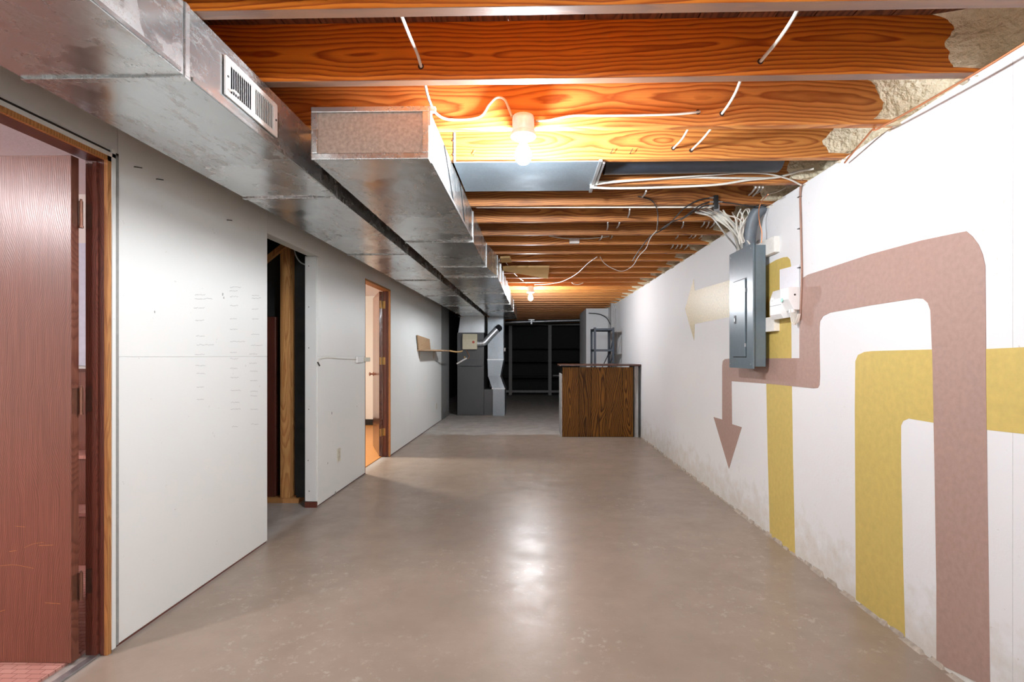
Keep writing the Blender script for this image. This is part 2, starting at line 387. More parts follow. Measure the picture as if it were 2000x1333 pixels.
# subfloor boards run along the room
x = -1.9
while x < XR+.2:
    wd = .139; bx('subfloor_board', M_SUB, ceil, x, min(x+wd-.004, XR+.22), YB, YE, SUBZ, SUBZ+.019); x += wd
JF = [1.534, 1.925, 2.329, 2.706, 3.10, 3.517, 3.938, 4.359, 4.744, 5.152]
JY = [1.534-.4*k for k in range(11, 0, -1)] + JF
while JY[-1] < YE-.5: JY.append(JY[-1]+.403)
JOIST = {}
for k, y in enumerate(JY):
    tilt = random.uniform(-.004, .004)
    m = MB(); a, b = -1.9, XR+.2
    m.hexa([(a, y-.04, JZ-tilt), (b, y-.04, JZ+tilt), (b, y, JZ+tilt), (a, y, JZ-tilt)], [(a, y-.04, SUBZ), (b, y-.04, SUBZ), (b, y, SUBZ), (a, y, SUBZ)])
    JOIST[round(y, 3)] = m.build('joist', M_JOISTW if y < 2.0 else (M_JOISTD if 3.0 < y < 4.5 else M_JOIST), ceil, .0015, seg=1)
def foam(y0, y1, seed, amp=.02):
    ny, nz = (46, 32) if y0 < 3.5 else (14, 10); vs = []; fs = []
    for j in range(nz+1):
        z = JZ-.012 + (SUBZ-JZ+.012)*j/nz
        for i in range(ny+1):
            y = y0 + (y1-y0)*i/ny
            dA = min(y-y0, y1-y)/.05
            d = .24*math.exp(-dA) * (1 if j/nz > .13 else .55)
            d += .05*math.exp(-j/nz*10) + .10*math.exp(-(nz-j)/nz*8)
            nn = noise.noise(Vector((y*9+seed, z*9, seed*3.1)))
            fine = noise.noise(Vector((y*70, z*70, seed))) + .8*noise.noise(Vector((y*35, z*35, seed+9)))
            wob = .06*math.exp(-dA)*noise.noise(Vector((z*12+seed*7, seed, 0)))
            xx = XR+.155 - d - amp*nn - .011*fine - wob
            vs.append((max(1.36, xx), y, z))
    W = ny+1
    for j in range(nz):
        for i in range(ny): fs.append((j*W+i, j*W+i+1, (j+1)*W+i+1, (j+1)*W+i))
    o = len(vs); vs += [(XR+.2, y0, JZ-.012), (XR+.2, y1, JZ-.012), (XR+.2, y1, SUBZ), (XR+.2, y0, SUBZ)]
    fs += [tuple([o, o+1] + [i for i in range(ny, -1, -1)]), tuple([o+1, o+2] + [j*W+ny for j in range(nz, -1, -1)]),
           tuple([o+2, o+3] + [nz*W+i for i in range(ny+1)]), tuple([o+3, o] + [j*W for j in range(nz+1)]), (o+3, o+2, o+1, o)]
    b = MB().add(vs, fs).build('spray_foam', M_FOAM, ceil, smooth=True)
    return b
for k in range(len(JY)-1):
    if .9 < JY[k] < 12: foam(JY[k], JY[k+1]-.04, k*1.7)

def hole(px, py, y):
    c = P(px, py, Y=y-.04); j = JOIST[min(JOIST, key=lambda q: abs(q-y))]
    m = MB().cyl(c+Vector((0, -.0006, 0)), c+Vector((0, .004, 0)), .011, 12); m.build('drilled_hole', M_HOLE, j)
for px, py, k in ((822,130,1),(1485,120,1),(1363,219,2),(1410,222,2),(1315,290,3),(1350,294,3)): hole(px, py, JF[k])
for px, py in ((1192,300),(1230,300),(925,303)):
    c = P(px, py, Y=JF[3]-.04); j = JOIST[min(JOIST, key=lambda q: abs(q-JF[3]))]
    MB().rings([c+Vector((0, .01, 0)), c+Vector((0, -.02, -.004)), c+Vector((.012, -.021, .018))], .0016, 6).build('bent_nail', M_NAIL, j)

# ------------------------------------------------------------------ left wall
wl = empty('wall_left', (XL, 0, 0), 'pale grey drywall partition with three doorways under the ducts', 'wall', kind='structure')
D1A, D1B = 1.235, 2.091                 # first doorway along Y (rough edges of drywall)
CL0, CL1 = P(522, 900, X=XL).y, P(620, 900, X=XL).y
D30, D31 = P(713, 800, X=XL).y, P(762, 800, X=XL).y
YW = P(862, 800, X=XL).y
MIDZ = H + (695-697)/1000*3
TOPZ = JZ - .01
def dry(y0, y1, z0, z1, x1=XL, x0=XLI, mat=None):
    return bx('drywall_panel', mat or M_DRY, wl, x0, x1, y0+.0004, y1-.0004, z0+.0004, z1-.0004, .0012, seg=1)
def cavity(y0, y1, z0, z1): bx('stud_core', M_TAPE, wl, XLI+.004, XL-.012, y0+.01, y1-.01, z0+.005, z1-.005)
dry(YB, D1A, .012, 1.21); dry(YB, D1A, 1.21, TOPZ)
DH1 = P(215, 303, X=XL).z + .012
dry(D1A, D1B+.02, DH1, TOPZ)
dry(D1B+.022, CL0, .012, MIDZ); dry(D1B+.022, CL0, MIDZ, TOPZ)
CH = P(597, 490, X=XL).z
dry(CL0, CL1+.05, CH, TOPZ)
dry(CL1+.004, D30-.004, .012, MIDZ); dry(CL1+.05, D30, MIDZ, TOPZ); dry(CL1+.004, CL1+.05, MIDZ, CH)
DH3 = P(713, 546, X=XL).z + .01
dry(D30, D31, DH3, TOPZ)
YM = P(800, 690, X=XL).y
dry(D31+.004, YM, .012, MIDZ); dry(D31+.004, YM, MIDZ, TOPZ); dry(YM, YW, .012, MIDZ); dry(YM, YW, MIDZ, TOPZ)
# bottom plate seen as a dark line under the boards
for a, b in ((YB, D1A), (D1B+.02, CL0), (CL1, D30), (D31, YW)):
    bx('bottom_plate', M_JAMB, wl, XLI+.006, XL-.006, a+.004, b-.004, 0, .014)
# grey weather strip at the near panel edge
bx('edge_strip', M_TAPE, wl, XL-.01, XL+.004, D1B-.004, D1B+.021, .012, P(222, 300, X=XL).z)
o = bx('batten', M_DRY, wl, XLI+.02, XL+.012, D1B-.022, D1B-.004, .012, DH1+.012); o['label'] = 'narrow white batten beside the stained jamb'
bx('batten', M_DRY, wl, XLI+.02, XL+.012, D1A-.01, D1B-.004, DH1-.022, DH1-.006)
o = bx('edge_strip', M_NAIL, wl, XL+.0, XL+.004, D1A-.01, D1B+.02, DH1-.004, DH1+.006); o['label'] = 'dark gap line above the doorway'
# white jamb board on the closet side
o = bx('jamb_board', M_DRY, wl, XL-.096, XL-.004, CL1-.012, CL1+.002, .05, CH-.002, .001, seg=1); o['label'] = 'white board facing the closet opening'
bx('plate_end', M_JAMB, wl, XL-.098, XL+.0, CL1-.014, CL1+.002, 0, .045)
# drywall nails
def wallnail(px, py, dy=.03):
    p = P(px, py, X=XL); MB().rings([p+Vector((-.005, 0, 0)), p+Vector((.006, 0, 0)), p+Vector((.012, dy, .006))], .0022, 6).build('bent_nail', M_NAIL, wl)
for px, py in ((262,326),(443,430),(305,350)): wallnail(px, py)
for px, py in ((603,520),(603,600),(603,680),(603,800),(602,900),(604,960)):
    p = P(px, py, Y=CL1-.012); MB().cyl(p+Vector((0, .002, 0)), p+Vector((0, -.002, 0)), .004, 8).build('nail_head', M_NAIL, wl)
# chipped spots on the boards
for px, py, r in ((655,965,.016),(640,905,.007),(830,675,.006),(648,808,.010),(697,794,.006),(302,610,.004),(435,575,.006),(437,582,.005)):
    p = P(px, py, X=XL); n = 9
    pts = [p + Vector((0, math.cos(2*math.pi*i/n)*r*random.uniform(.6, 1.2), math.sin(2*math.pi*i/n)*r*1.5*random.uniform(.6, 1.2))) for i in range(n)]
    MB().prism(pts, (.0006, 0, 0)).build('chip_mark', M_TAPE, wl)
# faint pencil height marks in three columns (unreadable in the photograph)
marks = [(90,160,90),(90,195,150),(80,275,95),(95,382,75),(100,520,75),(105,595,150),(90,680,85),(95,775,85),(105,845,75),(105,962,65),(108,1070,60),
         (395,95,95),(390,128,70),(395,175,70),(395,255,70),(395,370,60),(395,460,65),(395,567,130),(395,662,60),(395,715,70),(395,800,65),(400,880,70),(402,992,85),(402,1095,75),(402,1155,85),(410,1305,55),
         (585,168,60),(585,190,80),(585,285,55),(588,372,55),(580,505,70),(578,600,100),(562,675,70),(562,755,65),(570,825,65),(570,907,65),(572,1000,65),(572,1037,60),(572,1155,65),(578,1285,65)]
for zx, zy, L in marks:
    x0, y0, L = 360+zx/4.444, 540+zy/4.444, L/4.444
    top, bot = [], []; n = 14
    for i in range(n+1):
        q = P(x0+L*i/n, y0 + (695-y0)*(-.35)*0 + .004*(695-y0)*L*i/n*0 + random.uniform(-1.3, 1.3)*(.3+.7*abs(math.sin(i*1.7))), X=XL)
        top.append(q+Vector((.0009, 0, .0016))); bot.append(q+Vector((.0009, 0, -.0016)))
    mm = MB().add(top+bot, [(i, i+1, n+2+i, n+1+i) for i in range(n)]); mm.build('pencil_mark', M_PENCIL, wl)

# concrete return beyond the partition and the dark recess wall
tag(bx('wall_recess', M_CONC, None, XL-.30, XL-.004, YW, YW+.9, 0, TOPZ, origin=(XL, YW, 0)), 'grey concrete wall stub between white partition and furnace recess', 'wall', kind='structure')
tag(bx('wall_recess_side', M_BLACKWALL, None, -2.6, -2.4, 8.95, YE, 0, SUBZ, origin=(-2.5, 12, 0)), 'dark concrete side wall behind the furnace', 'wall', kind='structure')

# ------------------------------------------------------------------ first doorway: frame, door, room
d1 = empty('door_frame', (XL, (D1A+D1B)/2, 0), 'dark stained frame of the nearest doorway with raw pine edge', 'door frame', kind='structure')
JB = D1B-.022
FZ = DH1-.022
bx('jamb', M_JAMB, d1, XLI-.004, XL-.006, JB-.019, JB, 0, FZ, .001, seg=1)
o = bx('raw_edge', M_RAW, d1, XL-.006, XL+.008, JB-.019, JB, 0, FZ); o['label'] = 'raw yellow pine edge'
bx('stop', M_JAMB, d1, XL-.045, XL-.028, JB-.031, JB-.019, 0, FZ-.03)
bx('head_jamb', M_JAMB, d1, XLI-.004, XL-.006, D1A, JB, FZ-.02, FZ, .001, seg=1)
bx('raw_edge', M_RAW, d1, XL-.006, XL+.008, D1A, JB, FZ-.02, FZ)
bx('jamb', M_JAMB, d1, XLI-.004, XL-.006, D1A, D1A+.019, 0, FZ-.02)
o = bx('threshold', M_STEEL, d1, XL-.05, XL-.02, D1A+.02, JB-.02, 0, .008, .003); o['label'] = 'metal threshold strip'
DX, DY0, DY1 = -1.822, 1.975, 2.010
door = empty('door_1', (DX-.39, (DY0+DY1)/2, 0), 'dark mahogany flush door standing open in the nearest doorway', 'door', kind='structure')
bx('door_leaf', M_DARKWOOD, door, DX-.78, DX, DY0, DY1, .012, 2.015, .0015, seg=1)
def scratch(pts):
    q = [P(x, y, Y=DY0) for x, y in pts]
    mm = MB().add([p+Vector((0, -.0005, .0007)) for p in q]+[p+Vector((0, -.0005, -.0007)) for p in q], [(i, i+1, len(q)+i+1, len(q)+i) for i in range(len(q)-1)])
    mm.build('scratch', M_RAW, door)
for pts in (((48,1070),(65,1063),(86,1060)), ((75,1066),(105,1065)), ((0,1106),(30,1104),(66,1111)), ((88,1178),(118,1180)), ((18,1078),(32,1076)), ((30,1028),(50,1030)), ((0,1195),(10,1192))): scratch(spline(pts, 4) if len(pts) > 2 else pts)
for zc in (H+(695-415)*.00203, H+(695-783)*.00203, H+(695-1148)*.00203):
    hg = MB(); hx, hy = DX+.010, DY1-.002
    hg.cyl((hx, hy, zc-.05), (hx, hy, zc+.05), .0065, 10).cyl((hx, hy, zc+.05), (hx, hy, zc+.058), .004, 10).cyl((hx, hy, zc-.058), (hx, hy, zc-.05), .008, 10)
    h = hg.build('hinge', M_BRONZE, door, smooth=True)
    bx('hinge_leaf', M_BRONZE, h, DX, DX+.0025, DY0+.004, DY1-.004, zc-.05, zc+.05)
    bx('hinge_leaf', M_BRONZE, h, XLI+.0, XLI+.038, JB-.0225, JB-.019, zc-.05, zc+.05)
# room behind the first doorway
ra = empty('side_room', (-3.2, 1.4, 0), 'pink lit side room with stippled white ceiling behind the mahogany door', 'room', kind='structure')
bx('carpet', M_BRICK, ra, -4.7, XLI-.02, -.6, 3.25, .0, .011)
bx('room_ceiling', M_CEILROOM, ra, -4.7, XLI, -.6, 3.25, 2.27, 2.29)
bx('room_wall', M_DRY2, ra, -4.7, XLI, 3.25, 3.29, 0, 2.29)
bx('room_wall', M_DRY2, ra, -4.74, -4.7, -.64, 3.29, 0, 2.29)
bx('room_wall', M_DRY2, ra, -4.7, XLI, -.64, -.6, 0, 2.29)
bx('wainscot', M_DARKWOOD, ra, -4.7, XLI, 3.215, 3.25, .011, 1.12)
bx('wainscot_cap', M_JAMB, ra, -4.7, XLI, 3.20, 3.25, 1.12, 1.14)
bx('blue_panel', M_BLUEGREY, ra, -3.2, -2.4, 3.235, 3.25, 1.16, 1.95)
bx('step', M_DARKWOOD, ra, -3.6, -2.0, 2.9, 3.214, .011, .30); bx('step_carpet', M_BRICK, ra, -3.6, -2.0, 2.88, 3.214, .30, .32)
bx('step', M_DARKWOOD, ra, -3.6, -2.0, 3.05, 3.213, .32, .60); bx('step_carpet', M_BRICK, ra, -3.6, -2.0, 3.03, 3.213, .60, .62)
la = empty('ceiling_light', (-3.5, .45, 2.19), 'round ceiling light in the room behind the mahogany door', 'lamp')
MB().lathe((-3.5, .45, 2.24), [(.15, .03), (.16, .0), (.15, -.01)], 28).build('base', M_STEEL, la, smooth=True)
MB().lathe((-3.5, .45, 2.24), [(.145, -.01), (.12, -.05), (.06, -.075), (.01, -.08)], 28).build('diffuser', emit('room_light', (1, .93, .95), ROOM_A/(math.pi*.09)), la, smooth=True)

# ------------------------------------------------------------------ closet behind the middle opening
cl = empty('closet', (-2.3, 3.8, 0), 'dark unfinished closet with exposed pine studs behind the middle opening', 'closet', kind='structure')
CY = CL1 + .12
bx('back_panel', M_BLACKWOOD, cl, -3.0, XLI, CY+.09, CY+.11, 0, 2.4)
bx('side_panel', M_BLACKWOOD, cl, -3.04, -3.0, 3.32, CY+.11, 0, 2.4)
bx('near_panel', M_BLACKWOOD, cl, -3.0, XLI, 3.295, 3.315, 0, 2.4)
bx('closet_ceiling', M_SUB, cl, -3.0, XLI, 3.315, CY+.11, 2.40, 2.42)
sx0, sx1 = P(547, 800, Y=CY).x, P(566, 800, Y=CY).x
bx('stud', M_STUD, cl, sx0, sx1, CY, CY+.089, .04, 2.40, .002, seg=1)
bx('stud', M_JAMB, cl, P(523, 800, Y=CY).x-.06, P(534, 800, Y=CY).x, CY+.03, CY+.089, .04, 1.55, .002, seg=1)
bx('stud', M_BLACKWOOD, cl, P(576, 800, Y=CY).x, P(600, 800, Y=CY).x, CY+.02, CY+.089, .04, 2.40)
bx('bottom_plate', M_STUD, cl, -2.7, P(585, 980, Y=CY).x, CY-.012, CY+.089, 0, .04, .002, seg=1)
a, b = P(500, 533, Y=CY), P(566, 480, Y=CY)
MB().prism([a, b, b+Vector((0, 0, .05)), a+Vector((0, 0, .05))], (0, -.038, 0)).build('brace', M_STUD, cl)
MB().tube([P(574, 478, Y=CY-.06), P(577, 497, Y=CY-.06), P(586, 512, Y=CY-.05), P(600, 519, Y=CY-.02)], .006).build('loose_cable', M_GREYCABLE, cl, smooth=True)

# ------------------------------------------------------------------ third doorway with brown door, warm room
d3 = empty('door_frame', (XL, (D30+D31)/2, 0), 'reddish brown frame of the far doorway with warm light inside', 'door frame', kind='structure')
bx('jamb', M_JAMB, d3, XLI-.01, XL+.006, D31-.02, D31+.002, 0, DH3, .001, seg=1)
bx('raw_edge', M_RAW, d3, XL-.012, XL+.010, D31-.024, D31-.02, 0, DH3)
bx('stop', M_JAMB, d3, XL-.05, XL-.035, D31-.033, D31-.02, 0, DH3-.02)
bx('head_jamb', M_RAW, d3, XLI-.01, XL+.006, D30, D31-.02, DH3-.02, DH3)
bx('jamb', M_JAMB, d3, XLI-.01, XL-.002, D30, D30+.018, 0, DH3-.02)
hx, hy = XLI-.022, D31-.045
dr = empty('door_2', (hx, hy, 0), 'dark brown panel door swung wide into the warm lit room', 'door', kind='structure')
ang = math.radians(67); ux = Vector((-math.cos(ang), math.sin(ang), 0)); un = Vector((math.sin(ang), math.cos(ang), 0))
b0 = Vector((hx, hy, .012)); W = .76
def slab(u0, u1, n0, n1, z0, z1):
    c = [b0+ux*u0+un*n0, b0+ux*u1+un*n0, b0+ux*u1+un*n1, b0+ux*u0+un*n1]
    up = lambda z: [Vector((p.x, p.y, z)) for p in c]
    return MB().hexa(up(z0), up(z1))
slab(0, W, -.018, .018, .012, DH3-.025).build('door_leaf', M_GLOSSDOOR, dr, .0015, seg=1)
kz = .98; kc = b0+ux*(W-.07); kc.z = kz
MB().rings([kc-un*.018, kc-un*.024, kc-un*.03, kc-un*.05, kc-un*.062, kc-un*.072, kc-un*.076], [.026, .026, .010, .010, .026, .024, .008], 16).build('knob', M_BRONZE, dr, smooth=True)
for zc in (.30, 1.16, 1.84):
    hh = MB().cyl((hx+.012, hy+.01, zc-.045), (hx+.012, hy+.01, zc+.045), .006, 10).build('hinge', M_BRASS, dr, smooth=True)
    bx('hinge_leaf', M_BRASS, hh, XLI-.008, XLI+.028, D31-.0235, D31-.02, zc-.045, zc+.045)
    MB().box(hx+.0, hx+.012, hy-.035, hy-.031, zc-.045, zc+.045).build('hinge_leaf', M_BRASS, hh)
rb = empty('side_room', (-3.2, 6.4, 0), 'warm lit side room with honey coloured floor behind the far doorway', 'room', kind='structure')
bx('wood_floor', M_ORANGEFLOOR, rb, -4.5, XLI-.012, 4.36, 8.9, 0, .009)
bx('room_ceiling', M_CEILROOM, rb, -4.5, XLI, 4.36, 8.9, 2.27, 2.29)
bx('room_wall', M_DRY2, rb, -4.5, XLI, 8.9, 8.94, 0, 2.29)
bx('room_wall', M_DRY2, rb, -4.54, -4.5, 4.32, 8.94, 0, 2.29)
bx('room_wall', M_DRY2, rb, -4.5, XLI, 4.32, 4.36, 0, 2.29)
bx('baseboard', M_BLACKWOOD, rb, -4.5, XLI, 8.885, 8.9, .009, .11)
lb = empty('ceiling_light', (-2.9, 6.2, 2.19), 'round ceiling light in the warm room with honey floor', 'lamp')
MB().lathe((-2.9, 6.2, 2.24), [(.15, .03), (.16, .0), (.15, -.01)], 28).build('base', M_BRASS, lb, smooth=True)
MB().lathe((-2.9, 6.2, 2.24), [(.145, -.01), (.12, -.05), (.06, -.075), (.01, -.08)], 28).build('diffuser', emit('warm_room_light', (1, .94, .84), ROOM_B/(math.pi*.09)), lb, smooth=True)

# ------------------------------------------------------------------ ducts
DB, DT = H+.805, JZ-.004
def duct_piece(parent, x0, x1, y0, y1, z0, z1, mat=M_DUCT, name='duct_section', crown=.004, xb=None):
    cx, cy, cz = (x0+x1)/2, (y0+y1)/2, (z0+z1)/2
    v = [(x0,y0,z0),(x1,y0,z0),(x1,y1,z0),(x0,y1,z0),(x0,y0,z1),(x1,y0,z1),(x1,y1,z1),(x0,y1,z1),(cx,cy,z0-crown),(x1+crown*.6,cy,cz),(x0-crown*.6,cy,cz)]
    f = [(0,1,8),(1,2,8),(2,3,8),(3,0,8),(1,5,9),(5,6,9),(6,2,9),(2,1,9),(0,4,10),(4,7,10),(7,3,10),(3,0,10),(4,5,6,7),(0,1,5,4),(3,2,6,7)]
    return MB().add(v, f).build(name, mat, parent)
def cleat(parent, x0, x1, y, z0, z1, mat=M_DUCT):
    t = .006; m = MB()
    m.box(x0-t, x1+t, y-.012, y+.012, z0-t-.002, z0).box(x1, x1+t, y-.010, y+.010, z0, z1)
    return m.build('drive_cleat', mat, parent, .001, seg=1)
A0, A1 = -1.475, -1.005
da = empty('supply_duct', ((A0+A1)/2, 4.5, DB), 'long galvanised duct over the doorways with a white register', 'duct')
ys = [-1.4, .05, 1.455, 2.58, 4.04, 5.45, 6.85, 8.25, 9.6, 11.15]
for k in range(len(ys)-1):
    e = .0015*(k % 2)
    duct_piece(da, A0-e, A1+e, ys[k], ys[k+1]-.001, DB-e, DT)
    if k: cleat(da, A0, A1, ys[k], DB, DT)
# standing lip along the lower right edge of the near sections
for y0, y1 in ((-1.4, 1.45), (1.46, 2.58)):
    m = MB().box(A1, A1+.005, y0+.02, y1-.02, DB+.001, DB+.014); m.build('folded_seam', M_DUCT, da, .001, seg=1)
rY0, rY1 = P(435, 140, X=A1).y, P(537, 230, X=A1).y; rZ0, rZ1 = H+.845, H+.972
rg = MB()
rx = A1+.004
fw = .018
rg.box(rx, rx+.006, rY0, rY1, rZ0, rZ0+fw).box(rx, rx+.006, rY0, rY1, rZ1-fw, rZ1).box(rx, rx+.006, rY0, rY0+.026, rZ0+fw, rZ1-fw).box(rx, rx+.006, rY1-.026, rY1, rZ0+fw, rZ1-fw)
rmid = (rY0+rY1)/2; rg.box(rx, rx+.006, rmid-.006, rmid+.006, rZ0+fw, rZ1-fw)
reg = rg.build('register', M_REGISTER, da); reg['label'] = 'white louvred air register'
bx('register_throat', M_DARKMETAL, reg, A1+.0022, A1+.0035, rY0+.02, rY1-.02, rZ0+.012, rZ1-.012)
for half in (0, 1):
    a = rY0+.026 if half == 0 else rmid+.006; b = rmid-.006 if half == 0 else rY1-.026
    for k in range(11):
        y = a + (b-a)*(k+.5)/11; dy = -.0045 if half == 0 else -.0012
        MB().hexa([(rx-.0, y-dy-.0008, rZ0+fw), (rx+.005, y+dy-.0008, rZ0+fw), (rx+.005, y+dy+.0008, rZ0+fw), (rx, y-dy+.0008, rZ0+fw)],
                  [(rx-.0, y-dy-.0008, rZ1-fw), (rx+.005, y+dy-.0008, rZ1-fw), (rx+.005, y+dy+.0008, rZ1-fw), (rx, y-dy+.0008, rZ1-fw)]).build('louvre', M_REGISTER, reg)
for y in (rY0+.012, rY1-.012):
    z = (rZ0+rZ1)/2; MB().cyl((rx+.005, y, z), (rx+.0085, y, z), .004, 10).build('screw', M_NAIL, reg)
MB().rings([(rx+.004, rY0+.022, rZ0+.024), (rx+.02, rY0+.022, rZ0+.022), (rx+.022, rY0+.045, rZ0+.018)], .004, 8).build('lever', M_REGISTER, reg)

B0, B1, B2 = -.907, -.432, -.372
db = empty('return_duct', ((B0+B1)/2, 6.5, DB), 'second galvanised duct beside the bulb, closed by a dusty end cap', 'duct')
BY = 2.085
ys = [BY, 3.6, 4.62]
for k in range(2): duct_piece(db, B0, B1, ys[k], ys[k+1]-.001, DB-.001*k, DT)
cleat(db, B0, B1, 3.6, DB, DT)
# widening transition then the broad section
MB().hexa([(B0, 4.62, DB), (B1, 4.62, DB), (B1, 4.62, DT), (B0, 4.62, DT)], [(B0, 5.18, DB-.006), (B2, 5.18, DB-.006), (B2, 5.18, DT), (B0, 5.18, DT)]).build('transition', M_DUCT, db)
ys = [5.18, 6.55, 7.9, 9.2, 11.2]
for k in range(4):
    duct_piece(db, B0, B2, ys[k], ys[k+1]-.001, DB-.006-.001*(k % 2), DT)
    cleat(db, B0, B2, ys[k], DB-.006, DT)
cleat(db, B0, B1, 4.62, DB, DT)
for y in (5.6, 6.05, 6.9, 7.4): bx('standing_seam', M_DUCTBRIGHT, db, B2+.003, B2+.012, y-.004, y+.004, DB+.005, DT-.005)
cap = MB().box(B0+.004, B1-.004, BY-.004, BY-.0012, DB+.004, DT-.004).build('end_cap', M_CAP, db); cap['label'] = 'dusty brown end cap'
m = MB(); t = .022
fl = MB().box(B0-.004, B1+.004, BY-.014, BY-.004, DT-t, DT).box(B0-.004, B1+.004, BY-.014, BY-.004, DB-.004, DB+t).box(B0-.004, B0+t, BY-.014, BY-.004, DB+t, DT-t).box(B1-t, B1+.004, BY-.014, BY-.004, DB+t, DT-t)
fl.build('cap_flange', M_DUCT, db, .003)
m = MB().box(B1+.001, B1+.006, BY+.05, 3.55, DB+.001, DB+.016); m.build('folded_seam', M_DUCTBRIGHT, db)
for y0, y1 in ((BY+.35, BY+.62), (2.95, 3.15)):
    MB().hexa([(B1+.001, y0, DT-.01), (B1+.005, y0, DT-.01), (B1+.005, y0+.01, DT-.01), (B1+.001, y0+.01, DT-.01)],
              [(B1+.001, y1, DB+.02), (B1+.005, y1, DB+.02), (B1+.005, y1+.01, DB+.02), (B1+.001, y1+.01, DB+.02)]).build('diagonal_crease', M_DARKMETAL, db)
# hanger bracket at the near corner
MB().box(B1+.006, B1+.03, BY-.01, BY+.012, DT-.02, DT).box(B1+.004, B1+.010, BY-.012, BY+.03, DT-.08, DT-.0).build('bracket', M_DUCTBRIGHT, db)

# sheet metal pan closing one joist bay
pan = empty('joist_pan', (-.05, 2.9, JZ-.02), 'blue grey sheet metal pan nailed under the joists beyond the bulb', 'duct')
px1 = .336
bx('sheet', M_PAN, pan, B1+.012, px1, JF[3]-.04, 3.135, JZ-.012, JZ-.0065)
m = MB().hexa([(px1, JF[3]-.05, JZ-.016), (px1+.018, JF[3]-.05, JZ-.016), (px1+.018, JF[3]-.05, JZ-.004), (px1, JF[3]-.05, JZ-.004)],
              [(px1, 3.15, JZ-.020), (px1+.018, 3.15, JZ-.020), (px1+.018, 3.15, JZ-.004), (px1, 3.15, JZ-.004)])
o = m.build('end_lip', M_DUCTBRIGHT, pan, .002)
bx('end_lip', M_DUCTBRIGHT, pan, px1+.022, px1+.036, JF[3]-.02, 3.10, JZ-.014, JZ-.004, .002)
bx('flap', M_DUCTBRIGHT, pan, B1+.012, P(890, 290, Y=JF[3]-.05).x, JF[3]-.046, JF[3]-.0425, JZ-.006, P(880, 258, Y=JF[3]-.05).z)
for dz in (.03, .10, .15):
    p = Vector((P(887, 290, Y=JF[3]-.05).x-.006, JF[3]-.046, JZ+dz)); MB().cyl(p, p+Vector((0, -.003, 0)), .004, 8).build('screw', M_STEEL, pan)
# black pipe in the same bay
zb = JZ+.080
m = MB().rings([(px1+.06, 2.90, zb), (1.25, 2.91, zb+.01), (P(1500, 330, Z=zb).x, 2.92, zb+.012)], .075, 24)
bp = m.build('black_pipe', M_BLACKPIPE, None, smooth=True); tag(bp, 'thick black pipe lying in the joist bay beyond the metal pan', 'pipe')

# ------------------------------------------------------------------ bare bulb lamps
def lamp(loc, watts, label, detail=True):
    x, y, z = loc
    L = empty('bare_bulb_lamp', (x, y, z-.13), label, 'lamp', 'bare bulb lamps under the joists')
    MB().lathe((x, y, z), [(.046, .06), (.048, .05), (.048, .0), (.044, -.006)], 20).build('junction_box', M_PORCELAIN, L, smooth=True)
    MB().lathe((x, y, z), [(.044, -.006), (.055, -.012), (.055, -.028), (.036, -.040), (.024, -.044)], 24).build('lampholder', M_PORCELAIN, L, smooth=True)
    prof = [(.013, -.044), (.0145, -.058), (.024, -.074), (.033, -.094), (.036, -.112), (.032, -.130), (.020, -.144), (.004, -.150)]
    area = 2*math.pi*.030*.106
    MB().lathe((x, y, z), prof, 20).build('bulb', emit('bulb_glow', (.935, .985, 1.045), watts/(math.pi*area)), L, smooth=True)
    return L
LP = P(1022, 235, Y=2.235)
lamp((LP.x, 2.238, H+.985), BULB_NEAR, 'bare white bulb on a porcelain holder nearest the camera')
LF = P(1036, 560, Y=7.35)
lamp((LF.x, JY[[k for k in range(len(JY)) if JY[k] > 7.3][0]]-.02, JZ-.06), BULB_FAR, 'bare white bulb far back in front of the dark shelving')
lamp((.15, JY[3]-.02, JZ-.06), BULB_BACK, 'bare white bulb on the joists behind the viewer')

# ------------------------------------------------------------------ cables among the joists
def cable(name, ctrl, r, mat, label, cat='cable', group=None, n=8, sub=7):
    o = MB().tube(ctrl, r, n, sub).build(name, mat, None, smooth=True); tag(o, label, cat, group); return o
f = [y-.04 for y in JF]    # near faces
def J(px, py, k, off=.006): return P(px, py, Y=f[k]-off)
cable('white_cable', [P(780, 20, Y=JF[0]+.01), P(800, 70, Y=1.70), P(815, 105, Y=1.83), J(822, 128, 1), J(823, 132, 1, -.02)], .0055, M_CABLE, 'white cable dropping into the nearest joist left of the bulb')
cable('white_cable', [P(1562, 10, Y=JF[0]+.01), P(1547, 38, Y=1.64), P(1520, 78, Y=1.76), J(1487, 118, 1), J(1483, 123, 1, -.02)], .006, M_CABLE, 'flat white cable dropping into the nearest joist at upper right')
cable('white_cable', [P(829, 160, Y=JF[1]+.01), P(838, 195, Y=2.05), P(852, 222, Y=2.2), J(880, 234, 2), J(935, 229, 2), J(955, 205, 2), J(970, 191, 2), J(985, 194, 2), J(993, 210, 2), J(1000, 228, 2, .02)], .0055, M_CABLE, 'white cable looping along the joist into the lampholder from the left')
cable('white_cable', [J(1046, 236, 2, .015), J(1070, 235, 2), J(1120, 226, 2), J(1170, 226, 2), J(1250, 225, 2), J(1320, 223, 2), J(1362, 219, 2), J(1366, 218, 2, -.03)], .0055, M_CABLE, 'white cable running right from the near lampholder along the joist')
cable('white_cable', [P(1447, 155, Y=JF[1]+.01), P(1437, 180, Y=2.06), P(1424, 203, Y=2.18), J(1411, 221, 2), J(1408, 226, 2, -.02)], .0055, M_CABLE, 'short white cable entering the second joist at right')
cable('white_cable', [P(1345, 250, Y=JF[2]+.01), P(1332, 272, Y=2.5), J(1316, 289, 3), J(1312, 293, 3, -.02)], .005, M_CABLE, 'left one of two short white cables in the third joist')
